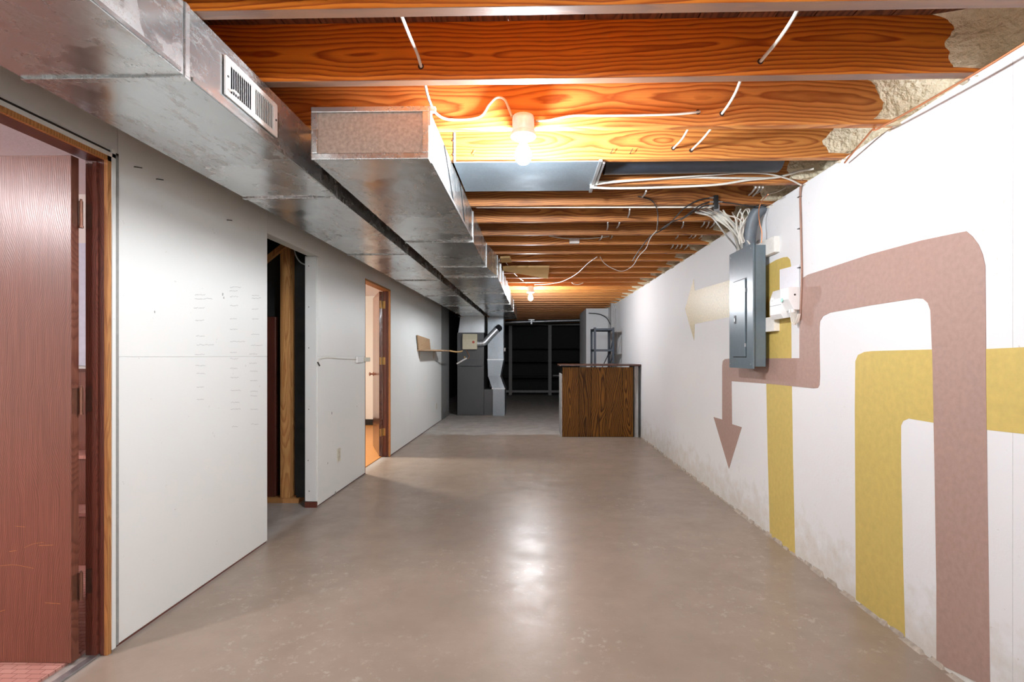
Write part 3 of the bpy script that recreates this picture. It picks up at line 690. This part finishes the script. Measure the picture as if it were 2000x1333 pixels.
cable('white_cable', [P(1390, 250, Y=JF[2]+.01), P(1372, 272, Y=2.5), J(1352, 292, 3), J(1348, 296, 3, -.02)], .005, M_CABLE, 'right one of two short white cables in the third joist')
# three cables under the fourth joist beside the black pipe
yb = 3.02
cable('white_cable', [P(1152, 362, Y=yb), P(1200, 356, Y=yb), P(1330, 346, Y=yb), P(1420, 340, Y=yb), P(1450, 338, Y=yb), P(1500, 340, Y=yb), P(1540, 350, Y=yb+.02), P(1565, 362, Y=yb+.05)], .005, M_CABLE, 'uppermost white cable stretched beside the black pipe')
cable('white_cable', [P(1155, 357, Y=yb+.03), P(1250, 352, Y=yb+.03), P(1350, 347, Y=yb+.03), P(1420, 348, Y=yb+.03), P(1500, 348, Y=yb+.03), P(1530, 344, Y=yb+.03)], .0065, M_CABLE, 'middle white cable stretched below the black pipe')
cable('white_cable', [P(1152, 366, Y=yb+.02), P(1200, 368, Y=yb+.02), P(1300, 366, Y=yb+.02), P(1400, 361, Y=yb+.02), P(1460, 352, Y=yb+.02), P(1520, 346, Y=yb+.02), P(1560, 335, Y=yb), P(1590, 330, Y=yb-.05)], .0065, M_CABLE, 'lowest thick white cable sagging under the joist beyond the pan')
# strip cable along the fifth joist
cable('white_cable', [P(930, 405, Y=3.53), P(1100, 405, Y=3.53), P(1250, 405, Y=3.53), P(1390, 405, Y=3.53)], .006, M_CABLE, 'straight white cable along the underside of a joist left of the splitter')
# coax to the splitter
sy = JF[5]-.05
cable('coax_cable', [P(1386, 387, Y=sy), P(1362, 392, Y=sy-.01), P(1335, 408, Y=sy+.02), P(1322, 422, Y=sy+.15), P(1305, 440, Y=3.95), P(1288, 452, Y=4.1), P(1270, 462, Y=4.3), P(1248, 490, Y=4.7), P(1235, 510, Y=5.1)], .0045, M_COAX, 'black coax cable curving highest from the splitter')
cable('coax_cable', [P(1386, 394, Y=sy), P(1370, 400, Y=sy-.01), P(1352, 412, Y=sy+.02), P(1335, 425, Y=sy+.15), P(1312, 434, Y=3.9), P(1290, 448, Y=4.2)], .0045, M_COAX, 'black coax cable leaving the middle port of the splitter')
cable('coax_cable', [P(1386, 401, Y=sy), P(1372, 404, Y=sy-.01), P(1358, 412, Y=sy+.03), P(1342, 422, Y=sy+.16), P(1330, 430, Y=3.85)], .0045, M_COAX, 'short black coax cable leaving the lowest port of the splitter')
cable('coax_cable', [P(1410, 395, Y=sy), P(1435, 398, Y=sy+.01), P(1470, 403, Y=sy+.02), P(1496, 399, Y=sy+.03), P(1502, 397, X=1.585)], .0045, M_COAX, 'black coax cable leaving the splitter toward the right wall')
cable('coax_cable', [J(1246, 384, 5), J(1262, 387, 5, .02), J(1276, 395, 5, .05), P(1284, 412, Y=3.6), P(1285, 432, Y=3.8), P(1283, 450, Y=4.0)], .004, M_COAX, 'dark cable hooping out of a joist hole right of the pan')
cable('white_cable', [P(1283, 450, Y=4.05), P(1270, 466, Y=4.3), P(1262, 485, Y=4.55), P(1248, 500, Y=4.8), P(1235, 520, Y=5.15), P(1215, 530, Y=5.4), P(1195, 524, Y=5.5), P(1180, 514, Y=5.45), P(1172, 502, Y=5.2)], .0035, M_CABLE, 'thin white cable drooping below the joists in the middle')
cable('white_cable', [P(1166, 502, Y=5.2), P(1148, 515, Y=5.6), P(1125, 536, Y=6.2), P(1098, 550, Y=6.8), P(1070, 555, Y=7.2), P(1044, 556, Y=7.4)], .0045, M_CABLE, 'thin white cable drooping to the far bulb from the right')
cable('white_cable', [P(1028, 553, Y=7.3), P(1010, 540, Y=6.7), P(996, 524, Y=6.0), P(985, 509, Y=5.6), P(978, 505, Y=5.45), P(974, 511, Y=5.45)], .0045, M_CABLE, 'thin white cable running from the far bulb to the duct')
cable('white_cable', [P(1072, 461, Y=JF[8]-.045), P(1105, 466, Y=JF[8]-.05), P(1150, 466, Y=JF[8]-.05), P(1190, 462, Y=JF[8]-.045)], .006, M_CABLE, 'white cable sagging on a joist above the small white box')
cable('white_cable', [P(1116, 550, Y=7.22), P(1119, 554, Y=7.2), P(1128, 556, Y=7.2), P(1138, 553, Y=7.2), P(1140, 548, Y=7.22)], .007, M_CABLE, 'short white cable end hanging right of the far bulb')
# short cable stubs crossing bays (each disappears into a joist)
stubs = [(1230,412,1226,425,5),(1262,376,1254,386,4),(1187,438,1185,450,6),(1210,438,1204,446,6),(1176,464,1170,470,7),(1196,461,1192,467,7),(1335,437,1331,446,6),(1376,437,1369,444,6),(1385,437,1379,446,6),(1396,437,1386,446,6),
         (1325,461,1319,467,7),(1352,461,1346,465,7),(1360,461,1352,466,7),(1372,461,1365,466,7),(1315,481,1310,486,8),(1324,481,1318,487,8),(1332,481,1327,486,8),(1345,480,1336,488,8),(1476,369,1462,382,4),(1483,369,1470,384,4),(1490,369,1478,378,4)]
ORD = ['leftmost', 'second', 'third', 'fourth', 'fifth', 'sixth', 'seventh', 'eighth', 'ninth', 'tenth', 'eleventh', 'rightmost']
BAY = {5: 'first joist beyond the metal pan', 6: 'second joist beyond the metal pan', 7: 'third joist beyond the metal pan', 8: 'fourth joist beyond the metal pan', 9: 'fifth joist beyond the metal pan'}
stubs = [q[:4]+(q[4]+1,) for q in stubs]
for k, (x0, y0, x1, y1, j) in enumerate(stubs):
    a = P(x0, y0-3, Y=JF[j-1]-.02); b = P(x1, y1, Y=f[j]+.012); c = P((x0+x1)/2+1, (y0+y1)/2-1, Y=(JF[j-1]+f[j])/2)
    same = sorted(q[2] for q in stubs if q[4] == j); i = same.index(x1)
    lab = ('only' if len(same) == 1 else ORD[i] if i == 0 else ORD[i]+' from left') + ' grey cable stub on the ' + BAY[j]
    cable('cable_stub', [a, c, b], .0055, M_GREYCABLE, lab, group='cable stubs between the joists', n=6, sub=4)
# copper line across the right ends of the joists
cable('copper_tube', [P(2040, 60, X=1.52), P(1885, 155, X=1.52), P(1720, 249, X=1.52), P(1706, 252, X=1.52), P(1690, 270, X=1.535), P(1660, 305, X=1.56), P(1650, 318, X=1.575)], .0045, M_COPPER, 'thin orange copper line running along the top of the white wall', 'wire')
# thin brown cable rising along the wall to the white box
cw = cable('brown_cable', [P(1566, 350, X=XR-.02), P(1563, 380, X=XR-.007), P(1564, 430, X=XR-.007), P(1565, 480, X=XR-.007), P(1566, 540, X=XR-.007), P(1564, 600, X=XR-.007), P(1563, 625, X=XR-.007)], .006, M_BROWNCABLE, 'brown stapled cable running down the white wall to the white box')
for py in (385, 447, 523): 
    p = P(1564, py, X=XR); bx('staple', M_NAIL, cw, XR-.016, XR, p.y-.012, p.y+.012, p.z-.002, p.z+.002)
cable('copper_wire', [P(1500, 380, Y=3.2), P(1489, 392, Y=3.42), P(1483, 405, Y=3.46), P(1482, 420, Y=3.5), P(1484, 438, Y=3.52), P(1488, 455, Y=3.52), P(1487, 475, X=1.55)], .0035, M_COPPER, 'thin copper ground wire rising from the top of the breaker panel', 'wire')
# knot of white cables at the wall above the panel
for pts, lab in (([(1600,340),(1575,345),(1545,352),(1535,342)], 'white cable bending over the wall top right of the black pipe'),
                 ([(1590,338),(1565,352),(1548,362),(1535,365)], 'white cable end tucked under the joist by the wall'),
                 ([(1536,366),(1520,374),(1500,380),(1492,388),(1488,398)], 'white cable descending toward the breaker panel conduit')):
    cable('white_cable', [P(x, y, Y=3.05 + .004*(1600-x)) for x, y in pts], .0045, M_CABLE, lab)

# ------------------------------------------------------------------ splitter
s0 = P(1398, 395, Y=sy)
sp = empty('coax_splitter', s0, 'small black and silver coax splitter on a joist above the panel', 'splitter')
MB().box(s0.x-.014, s0.x+.014, s0.y-.012, s0.y+.012, s0.z-.045, s0.z+.045).build('body', M_PANELDARK, sp, .003)
for dz, sgn in ((.030, -1), (.002, -1), (-.025, -1), (.002, 1)):
    c = Vector((s0.x+sgn*.014, s0.y, s0.z+dz)); MB().rings([c, c+Vector((sgn*.012, 0, 0)), c+Vector((sgn*.013, 0, 0)), c+Vector((sgn*.032, 0, 0))], [.0065, .0065, .0045, .0045], 10).build('port', M_STEEL, sp, smooth=True)
bx('mount_plate', M_STEEL, sp, s0.x-.008, s0.x+.03, s0.y+.011, s0.y+.015, s0.z-.06, s0.z+.03)

# ------------------------------------------------------------------ breaker panel
PY0, PY1 = 3.477, 3.895; PZ0, PZ1 = 1.135, 1.985; PXB, PXF = XR-.038, 1.478
pn = empty('breaker_panel', (PXB, (PY0+PY1)/2, PZ0), 'blue grey electrical breaker panel on the white wall', 'electrical panel')
bx('box', M_PANEL, pn, PXF+.004, PXB, PY0+.012, PY1-.012, PZ0+.015, PZ1-.012, .002)
bx('cover', M_PANEL, pn, PXF-.006, PXF+.004, PY0, PY1, PZ0, PZ1, .003)
dY0, dY1 = P(1457, 560, X=PXF-.006).y, P(1433, 560, X=PXF-.006).y
dZ1, dZ0 = P(1457, 545, X=PXF).z, P(1457, 697, X=PXF).z
dd = bx('panel_door', M_PANEL, pn, PXF-.014, PXF-.006, dY0, dY1, dZ0, dZ1, .002)
g = MB(); e = .007
for (a, b, c, d) in ((dY0-e, dY1+e, dZ1, dZ1+e), (dY0-e, dY1+e, dZ0-e, dZ0), (dY0-e, dY0, dZ0, dZ1), (dY1, dY1+e, dZ0, dZ1)): g.box(PXF-.0068, PXF-.0055, a, b, c, d)
g.build('door_gap', M_PANELDARK, pn)
lp = P(1437, 625, X=PXF-.01)
lt = bx('latch', M_PANELDARK, dd, PXF-.0165, PXF-.013, lp.y-.016, lp.y+.016, lp.z-.030, lp.z+.030, .001); bx('latch_tab', M_STEEL, dd, PXF-.020, PXF-.0165, lp.y-.008, lp.y+.008, lp.z-.014, lp.z+.012, .001)
for zz_ in (dZ0+.08, dZ1-.08): bx('door_pin', M_STEEL, dd, PXF-.016, PXF-.0075, dY0-.006, dY0+.002, zz_-.012, zz_+.012)
for y in (PY0+.03, PY1-.03):
    for z in (PZ0+.03, PZ1-.03): MB().cyl((PXF-.006, y, z), (PXF-.009, y, z), .006, 10).build('screw', M_STEEL, pn)
for zc, lab, hgt in ((P(1505, 485, X=XR).z, 'upper white mounting block beside the breaker panel', .105), (P(1505, 635, X=XR).z, 'lower white mounting block beside the breaker panel', .095)):
    o = bx('mounting_block', M_PAINTEDBLOCK, None, PXB, XR, P(1517, 480, X=XR-.02).y, PY1-.05, zc-hgt/2, zc+hgt/2, .003); tag(o, lab, 'block')
# service conduit
ca, cb = P(1463, 476, X=1.515), P(1466, 440, X=1.52)
o = MB().tube([ca+Vector((0, 0, -.05)), P(1464, 465, X=1.52), P(1468, 440, X=1.525), P(1475, 420, X=1.54), P(1486, 408, X=1.57), P(1494, 403, X=1.60)], .042, 14, 6).build('service_conduit', M_GREYCONDUIT, None, smooth=True)
tag(o, 'thick grey service conduit bending from the panel top into the wall', 'conduit')
# white cable fan entering the panel
for k in range(12):
    t = k/11; bxp = P(1438+26*t, 484-8*t, X=1.50+.03*random.random())
    x1 = 1355+45*t+random.uniform(-6, 6); y1 = 412+random.uniform(-8, 6)
    top = P(x1, y1, Y=3.62+.12*random.random()); mid = P(1420+25*t+random.uniform(-7, 5), 450-6*t+random.uniform(-5, 5), Y=3.70)
    cable('panel_cable', [bxp+Vector((0, 0, -.04)), bxp, mid, P((x1+1420+20*t)/2, (y1+445)/2-6, Y=3.68), top], .0055, M_CABLE if k % 4 else M_GREYCABLE, (ORD[k] if k in (0, 11) else ORD[k]+' from left') + ' white cable in the fan above the breaker panel', group='cable fan above the breaker panel', n=6, sub=5)
loops = [[(1445,478),(1441,450),(1440,425),(1447,408)], [(1450,476),(1446,440),(1452,415),(1463,408),(1462,425),(1450,440)], [(1452,475),(1440,452),(1437,430),(1430,415)], [(1455,474),(1447,450),(1455,430),(1462,420),(1458,408)], [(1447,476),(1452,446),(1443,428),(1420,420),(1412,410)], [(1449,474),(1445,452),(1452,432),(1446,412)]]
for lp_ in loops:
    cable('panel_cable', [P(x, y, Y=3.62+.02*random.random()) for x, y in lp_], .005, M_CABLE, 'tangled white cable loop right above the breaker panel', group='cable loops above the breaker panel', n=6, sub=6)

# ------------------------------------------------------------------ white service box
nY0, nY1 = 3.10, 3.352; nXF = 1.525; nZ0, nZ1 = 1.455, 1.64
nb = empty('service_box', (XR, (nY0+nY1)/2, nZ0), 'white plastic telephone service box beside the breaker panel', 'utility box')
def prismY(poly, y0, y1): return MB().prism([(x, y0, z) for x, z in poly], (0, y1-y0, 0))
prismY([(XR, nZ0+.01), (nXF+.015, nZ0), (nXF, nZ0+.03), (nXF, nZ1-.06), (nXF+.02, nZ1), (XR, nZ1)], nY0+.10, nY1).build('housing', M_WHITEPLASTIC, nb, .004)
prismY([(XR, nZ0+.045), (nXF+.03, nZ0+.045), (nXF-.004, nZ0+.11), (nXF-.004, nZ1-.004), (XR, nZ1-.004)], nY0, nY0+.10).build('end_housing', M_WHITEPLASTIC, nb, .004)
bx('cover_seam', M_TAPE, nb, nXF-.0015, nXF+.002, nY0+.10, nY1, nZ0+.085, nZ0+.088)
bx('latch', M_WHITEPLASTIC, nb, nXF-.006, nXF+.002, nY0+.2, nY0+.225, nZ0+.12, nZ0+.14, .001)
MB().cyl((nXF-.0045, nY0+.075, nZ0+.11), (nXF-.008, nY0+.075, nZ0+.11), .012, 14).build('indicator', flat('green_indicator', (.25, .6, .5), .4), nb)
MB().cyl((XR-.04, nY0-.002, nZ1-.05), (XR-.04, nY0+.003, nZ1-.05), .006, 10).build('screw', M_NAIL, nb)
for k in range(5):
    a = Vector((XR-.055+.008*k, nY0+.02, nZ0+.05)); MB().tube([a, a+Vector((0, -.003, -.05)), a+Vector((.006-.002*k, -.008, -.085-.008*(k % 2))), a+Vector((.02-.004*k, -.02, -.075)), a+Vector((.03-.005*k, -.03, -.03))], .0035, 6, 5).build('wire_loop', M_CABLE, nb, smooth=True)
MB().cyl((XR-.04, nY0+.03, nZ0+.05), (XR-.04, nY0+.03, nZ0+.03), .02, 14).build('gland', M_WHITEPLASTIC, nb, smooth=True)
pp = [P(1524, 527, X=XR), P(1562, 517, X=XR), P(1563, 600, X=XR), P(1524, 600, X=XR)]
o = MB().prism([p-Vector((.003, 0, 0)) for p in pp], (-.001, 0, 0)).build('paper_sheet', M_PAPER, None); tag(o, 'white paper sheet stuck on the wall behind the service box', 'paper')

# ------------------------------------------------------------------ bar
by = P(1100, 854, Z=0).y
b0x, b1x = P(1098, 850, Y=by).x, P(1237, 850, Y=by).x
bt = P(1150, 712, Y=by).z
bar = empty('bar_counter', ((b0x+b1x)/2, by+.3, 0), 'wood panelled bar counter with brown top against the white wall', 'bar counter')
npan = 6; cuts = [0, .235, .41, .615, .85, 1.0]
for k in range(len(cuts)-1):
    xa = b0x+(b1x-b0x)*cuts[k]; xb_ = b0x+(b1x-b0x)*cuts[k+1]
    bx('panel_board', M_BAR, bar, xa+.002, xb_-.002, by, by+.010, .004, bt-.045, .002, seg=1)
bx('backing', M_BLACKWOOD, bar, b0x+.004, b1x-.004, by+.010, by+.03, 0, bt-.045)
bx('side_panel', M_GREYWOOD, bar, b0x-.016, b0x, by+.004, by+.62, 0, bt-.15)
bx('frame_post', M_BLACKWOOD, bar, b0x+.01, b0x+.05, by+.03, by+.07, 0, bt-.025)
bx('frame_post', M_BLACKWOOD, bar, b1x-.05, b1x-.01, by+.03, by+.07, 0, bt-.025)
bx('top', M_BARTOP, bar, P(1092, 712, Y=by-.03).x, XR-.004, by-.05, by+.62, bt-.025, bt, .004)
bx('frame_post', M_BLACKWOOD, bar, b0x+.01, b0x+.05, by+.53, by+.57, 0, bt-.025)
m = MB().hexa([(b1x+.02, by+.02, 0), (b1x+.07, by-.02, 0), (b1x+.08, by+.55, 0), (b1x+.04, by+.55, 0)], [(b1x+.02, by+.02, bt-.03), (b1x+.07, by-.02, bt-.03), (b1x+.08, by+.55, bt-.03), (b1x+.04, by+.55, bt-.03)])
o = m.build('end_panel', M_GREYWOOD, bar); o['label'] = 'grey raw end panel'

# ------------------------------------------------------------------ steel rack behind the bar
ry0, ry1 = 9.2, 9.75; rx0, rx1 = P(1160, 640, Y=ry0).x, P(1200, 640, Y=ry0).x; rz = P(1160, 640, Y=ry0).z
rk = empty('steel_rack', ((rx0+rx1)/2, (ry0+ry1)/2, 0), 'dark slate angle steel shelving rack behind the bar', 'shelf rack')
for x, y, sx_, sy_ in ((rx0, ry0, 1, 1), (rx1, ry0, -1, 1), (rx0, ry1, 1, -1), (rx1, ry1, -1, -1)):
    MB().box(min(x, x+sx_*.04), max(x, x+sx_*.04), min(y, y+sy_*.003), max(y, y+sy_*.003), 0, rz).box(min(x, x+sx_*.003), max(x, x+sx_*.003), min(y, y+sy_*.04), max(y, y+sy_*.04), 0, rz).build('post', M_RACK, rk)
for z in (rz-.02, P(1160, 683, Y=ry0).z, .72, .30):
    m = MB().box(rx0+.004, rx1-.004, ry0+.004, ry1-.004, z, z+.003)
    m.box(rx0+.004, rx1-.004, ry0+.004, ry0+.007, z-.032, z).box(rx0+.004, rx1-.004, ry1-.007, ry1-.004, z-.032, z).box(rx0+.004, rx0+.007, ry0+.007, ry1-.007, z-.032, z).box(rx1-.007, rx1-.004, ry0+.007, ry1-.007, z-.032, z)
    m.build('shelf', M_RACK, rk)
MB().rings([(rx1-.004, ry0+.01, 1.25), (rx0+.12, ry0+.01, .75)], .009, 4).build('brace', M_RACK, rk)
MB().rings([(rx1-.004, ry1-.01, 1.30), (rx0+.10, ry1-.01, .75)], .009, 4).build('brace', M_RACK, rk)
MB().rings([(rx1, ry0+.02, 1.62), (rx1, ry1-.02, 1.25)], .010, 4).build('brace', M_RACK, rk)
MB().rings([(rx1, ry0+.02, 1.25), (rx1, ry1-.02, .85)], .010, 4).build('brace', M_RACK, rk)

# ------------------------------------------------------------------ white boxed stub at the far right
wy0, wy1 = 11.1, 12.65; wx = P(1145, 650, Y=wy0).x
tag(bx('wall_stub', M_WALLR, None, wx, XR, wy0, wy1, 0, JZ, origin=(wx, wy0, 0)), 'white boxed wall stub at far right behind the steel rack', 'wall', kind='structure')
o = MB().rings(spline([P(1150, 612, Y=11.0), P(1170, 614, Y=11.0), P(1185, 622, Y=10.8), P(1195, 640, Y=10.3)], 6), .010, 6).build('thin_cable', M_COAX, None, smooth=True); tag(o, 'thin dark cable drooping across the white wall stub', 'cable')
bx_ = bx('post_board', M_GREYWOOD, None, 1.50, XR, 10.0, 10.1, 0, JZ, .002); tag(bx_, 'grey upright board in the corner by the steel rack', 'board')

# ------------------------------------------------------------------ far shelving in the dark
sh = empty('storage_shelving', (0, 15.8, 0), 'dark wooden storage shelving with grey posts across the far end', 'shelving')
SY0 = 15.6
for px in (997, 1074):
    c = P(px, 700, Y=SY0).x; bx('post', M_GREYWOOD, sh, c-.05, c+.05, SY0-.04, SY0, .02, 2.2)
for px in (960, 1138):
    c = P(px, 700, Y=SY0).x; bx('post', M_GREYWOOD, sh, c-.05, c+.05, SY0-.04, SY0, .02, 2.2)
xa, xb_ = P(958, 700, Y=SY0).x, P(1140, 700, Y=SY0).x
for py in (680, 706, 737):
    z = P(1000, py, Y=SY0).z; bx('shelf_board', M_BLACKWOOD, sh, xa, xb_, SY0, SY0+.55, z-.02, z+.02)
z = P(1000, 765, Y=SY0).z; bx('bottom_rail', M_GREYWOOD, sh, xa, xb_, SY0, SY0+.03, z-.035, z+.035)
z = P(1000, 634, Y=SY0).z; bx('top_rail', M_GREYWOOD, sh, xa, xb_, SY0+.001, SY0+.03, z-.03, z+.02)
z = P(1100, 734, Y=SY0).z; bx('shelf_box', M_GREYWOOD, sh, P(1080, 734, Y=SY0).x, P(1110, 734, Y=SY0).x, SY0-.02, SY0-.001, z-.02, z+.02)
# hung pipe in front
py_ = [q for q in JY if q > 14.3][0]-.02; pz = P(1050, 628, Y=py_).z
dp = empty('drain_pipe', (0, py_, pz), 'grey drain pipe hung from the joists before the dark shelving', 'pipe')
MB().cyl((P(986, 628, Y=py_).x, py_, pz-.03), (P(1135, 628, Y=py_).x, py_, pz+.03), .045, 14).build('pipe', M_STEEL, dp, smooth=True)
hx_ = P(1038, 620, Y=py_).x
MB().box(hx_-.02, hx_+.02, py_-.055, py_+.055, pz-.08, pz-.05).box(hx_-.02, hx_+.02, py_-.055, py_-.05, pz-.05, JZ).box(hx_-.02, hx_+.02, py_+.05, py_+.055, pz-.05, JZ).box(hx_-.09, hx_+.09, py_-.06, py_+.06, JZ-.03, JZ-.002).build('hanger', M_STEEL, dp)

# ------------------------------------------------------------------ furnace
FY = P(930, 812, Z=0).y
def FX(px): return P(px, 750, Y=FY).x
def FZ_(py): return P(930, py, Y=FY).z
fu = empty('furnace', (FX(920), FY+.35, 0), 'grey upright furnace with beige humidifier below the galvanised duct', 'furnace')
bx('cabinet', M_FURNACE, fu, FX(893), FX(945), FY, FY+.7, 0, FZ_(655)+.0, .004)
bx('lower_door', M_FURNACE, fu, FX(893)+.006, FX(945)-.006, FY-.012, FY, .02, FZ_(717), .004)
bx('upper_door', M_FURNACE, fu, FX(893)+.006, FX(945)-.006, FY-.010, FY, FZ_(715), FZ_(703), .003)
bx('return_base', M_FURNACE, fu, FX(945)+.001, FX(963), FY+.02, FY+.7, 0, FZ_(761), .004)
q = lambda x0, x1, y0, y1, z: [(x0, y0, z), (x1, y0, z), (x1, y1, z), (x0, y1, z)]
bx('coil_case', M_FURNACE, fu, FX(893), FX(945), FY+.005, FY+.69, FZ_(655), FZ_(650), .002)
MB().hexa(q(FX(895), FX(946), FY, FY+.68, FZ_(650)), q(FX(899), FX(946), FY+.02, FY+.68, DB-.001)).build('plenum', M_DUCTBRIGHT, fu)
hz0, hz1 = FZ_(683), FZ_(653)
hu = MB().prism([(FX(905), FY-.012, hz0), (FX(905), FY-.012, hz1), (FX(905), FY-.09, hz1), (FX(905), FY-.13, (hz0+hz1)/2+.04), (FX(905), FY-.13, hz0)], (FX(933)-FX(905), 0, 0)).build('humidifier', M_BEIGE, fu, .008)
c = Vector((FX(926), FY-.13, FZ_(669))); MB().cyl(c, c+Vector((0, -.006, 0)), .026, 16).build('badge', M_RED, hu)
# bypass round duct with elbow
e0 = Vector((FX(933), FY-.05, FZ_(671)))
el = MB().rings(spline([e0, Vector((FX(938), FY-.05, FZ_(671.5))), Vector((FX(946), FY-.05, FZ_(670))), Vector((FX(952), FY-.04, FZ_(664))), Vector((FX(962), FY-.03, FZ_(653))), Vector((FX(971), FY-.02, FZ_(644)))], 5), .065, 20).build('bypass_duct', M_DUCTBRIGHT, fu, smooth=True)
for k, p in enumerate((Vector((FX(937), FY-.05, FZ_(671.5))), Vector((FX(943), FY-.05, FZ_(671))))):
    MB().rings([p-Vector((.01, 0, 0)), p+Vector((.01, 0, 0))], .069, 20).build('duct_bead', M_STEEL, el, smooth=True)
MB().rings([Vector((FX(971), FY-.02, FZ_(644))), Vector((FX(975), FY+.04, FZ_(640)))], .070, 20).build('collar', M_DARKMETAL, el, smooth=True)
# return drop
x0, x1 = FX(952), FX(983)
bx('return_drop', M_DROP, fu, x0, x1, FY+.06, FY+.55, FZ_(703), DB-.008)
MB().hexa(q(x0, x1, FY+.03, FY+.55, FZ_(703)), q(FX(953), FX(977), FY+.02, FY+.55, FZ_(735))).build('drop_taper', M_DROP, fu)
MB().hexa(q(FX(953), FX(977), FY+.02, FY+.55, FZ_(735)), q(FX(962), FX(986), FY-.06, FY+.5, FZ_(759))).build('drop_offset', M_DROP, fu)
bx('drop_base', M_DROP, fu, FX(963), FX(986), FY-.06, FY+.5, 0, FZ_(759), .002)
MB().box(x0-.006, x1+.006, FY+.024, FY+.03, FZ_(704), FZ_(702)).box(FX(961), FX(987), FY-.066, FY-.06, FZ_(760), FZ_(758)).build('drop_cleat', M_STEEL, fu)
MB().cyl((x1-.0, FY+.3, FZ_(683)), (x1+.03, FY+.3, FZ_(683)), .04, 14).build('damper_knob', M_PORCELAIN, fu, smooth=True)
MB().tube([Vector((FX(911), FY-.03, FZ_(684))), Vector((FX(914), FY-.04, FZ_(690))), Vector((FX(917), FY-.035, FZ_(696))), Vector((FX(914), FY-.03, FZ_(701)))], .006, 6).build('water_tube', M_COPPER, fu, smooth=True)
MB().rings([Vector((FX(912), FY-.03, FZ_(700))), Vector((FX(893), FY-.06, FZ_(711)))], .016, 10).build('drain_hose', M_PORCELAIN, fu, smooth=True)
MB().cyl((FX(908), FY-.03, FZ_(698)), (FX(908), FY-.06, FZ_(698)), .014, 10).build('valve', M_BRASS, fu, smooth=True)
bx('warning_slot', M_PANELDARK, fu, FX(900), FX(940), FY-.0125, FY-.009, FZ_(716.5), FZ_(715.5))

# ------------------------------------------------------------------ broken wall shelf, plates, scraps
swy = P(815, 680, X=XL).y; s1 = P(850, 680, X=XL).y
ws = empty('wall_shelf', (XL, (swy+s1)/2, P(830, 684, X=XL).z), 'small brown wooden wall shelf with leaning backboard on white partition', 'shelf')
sz = P(817, 683, X=XL+.03).z
bk = MB().prism([(XL+.012, P(815, 680, X=XL).y, sz), (XL+.012, P(838, 680, X=XL).y, sz), (XL+.012, P(836, 680, X=XL).y, P(836, 663, X=XL).z), (XL+.012, P(812, 680, X=XL).y, P(812, 655, X=XL).z)], (.016, 0, 0)).build('backboard', M_SHELFWOOD, ws)
MB().prism([(XL, swy-.02, sz-.018), (XL+.30, swy+.15, sz-.018), (XL+.30, s1, sz-.018), (XL, s1+.05, sz-.018)], (0, 0, .018)).build('shelf_board', M_SHELFWOOD, ws)
for y in (swy+.12, s1-.15):
    MB().box(XL, XL+.006, y-.008, y+.008, sz-.14, sz-.018).box(XL+.006, XL+.16, y-.008, y+.008, sz-.024, sz-.018).build('bracket', M_SHELFWOOD, ws)
o = MB().rings(spline([(XL+.30, s1-.25, sz-.01), (XL+.36, s1+.05, sz-.025), (XL+.40, s1+.25, sz-.02), (XL+.42, s1+.42, sz-.005)], 5), .014, 6).build('edge_strip', M_PLANK, ws, smooth=True); o['label'] = 'loose pale edge strip'
def outlet(px, py, label):
    p = P(px, py, X=XL); o = empty('outlet', p, label, 'outlet')
    bx('plate', M_IVORY, o, XL, XL+.006, p.y-.036, p.y+.036, p.z-.058, p.z+.058, .002)
    for dz in (.022, -.022): bx('socket', flat('ivory_socket', (.5, .46, .37), .5), o, XL+.006, XL+.008, p.y-.016, p.y+.016, p.z+dz-.013, p.z+dz+.013, .001)
    MB().cyl((XL+.006, p.y, p.z), (XL+.0085, p.y, p.z), .003, 8).build('screw', M_STEEL, o)
outlet(661, 889, 'ivory outlet plate between the closet and the far doorway')
outlet(852, 794, 'pale outlet plate low on the partition near the furnace')
# surface cable with small box at mid height
q0, q1 = P(622, 703, X=XL+.006), P(700, 703, X=XL+.006)
sc = empty('surface_cable', q1, 'white cable clipped along the partition to a small terminal block', 'cable')
MB().tube([q0+Vector((0, 0, -.03)), q0+Vector((0, .02, .0)), P(640, 699, X=XL+.006), P(665, 701, X=XL+.006), P(690, 702, X=XL+.006), q1], .004, 6).build('cord', M_CABLE, sc, smooth=True)
bx('terminal_block', M_WHITEPLASTIC, sc, XL, XL+.022, q1.y-.06, q1.y+.12, q1.z-.03, q1.z+.03, .004)
bx('terminal_cap', M_IVORY, sc, XL, XL+.016, q1.y+.16, q1.y+.34, q1.z-.022, q1.z+.022, .004)
MB().cyl((XL, q0.y, q0.z-.02), (XL+.02, q0.y-.01, q0.z-.05), .006, 8).build('clip', M_NAIL, sc)
# boards tucked under the joists beside the duct
zt = JZ-.001
o = MB().prism([P(x, y, Z=zt) for x, y in ((982,519),(1073,519),(1070,542),(1030,535),(982,526))], (0, 0, -.02)).build('scrap_board', M_PLANK, None, .002); tag(o, 'large split pine board wedged under the joists beside the duct', 'board')
o = MB().prism([P(x, y, Z=zt) for x, y in ((977,501),(996,500),(999,509),(979,510))], (0, 0, -.02)).build('scrap_board', M_PLANK, None, .002); tag(o, 'small pine offcut under the joists next to the duct corner', 'board')
jb = P(1121, 485, Y=JF[8]-.02)
o = bx('cover_plate', M_PORCELAIN, None, jb.x-.045, jb.x+.045, JF[8]-.085, JF[8]-.041, JZ+.002, JZ+.05, .004); tag(o, 'small white junction box on a joist above the scrap boards', 'junction box')
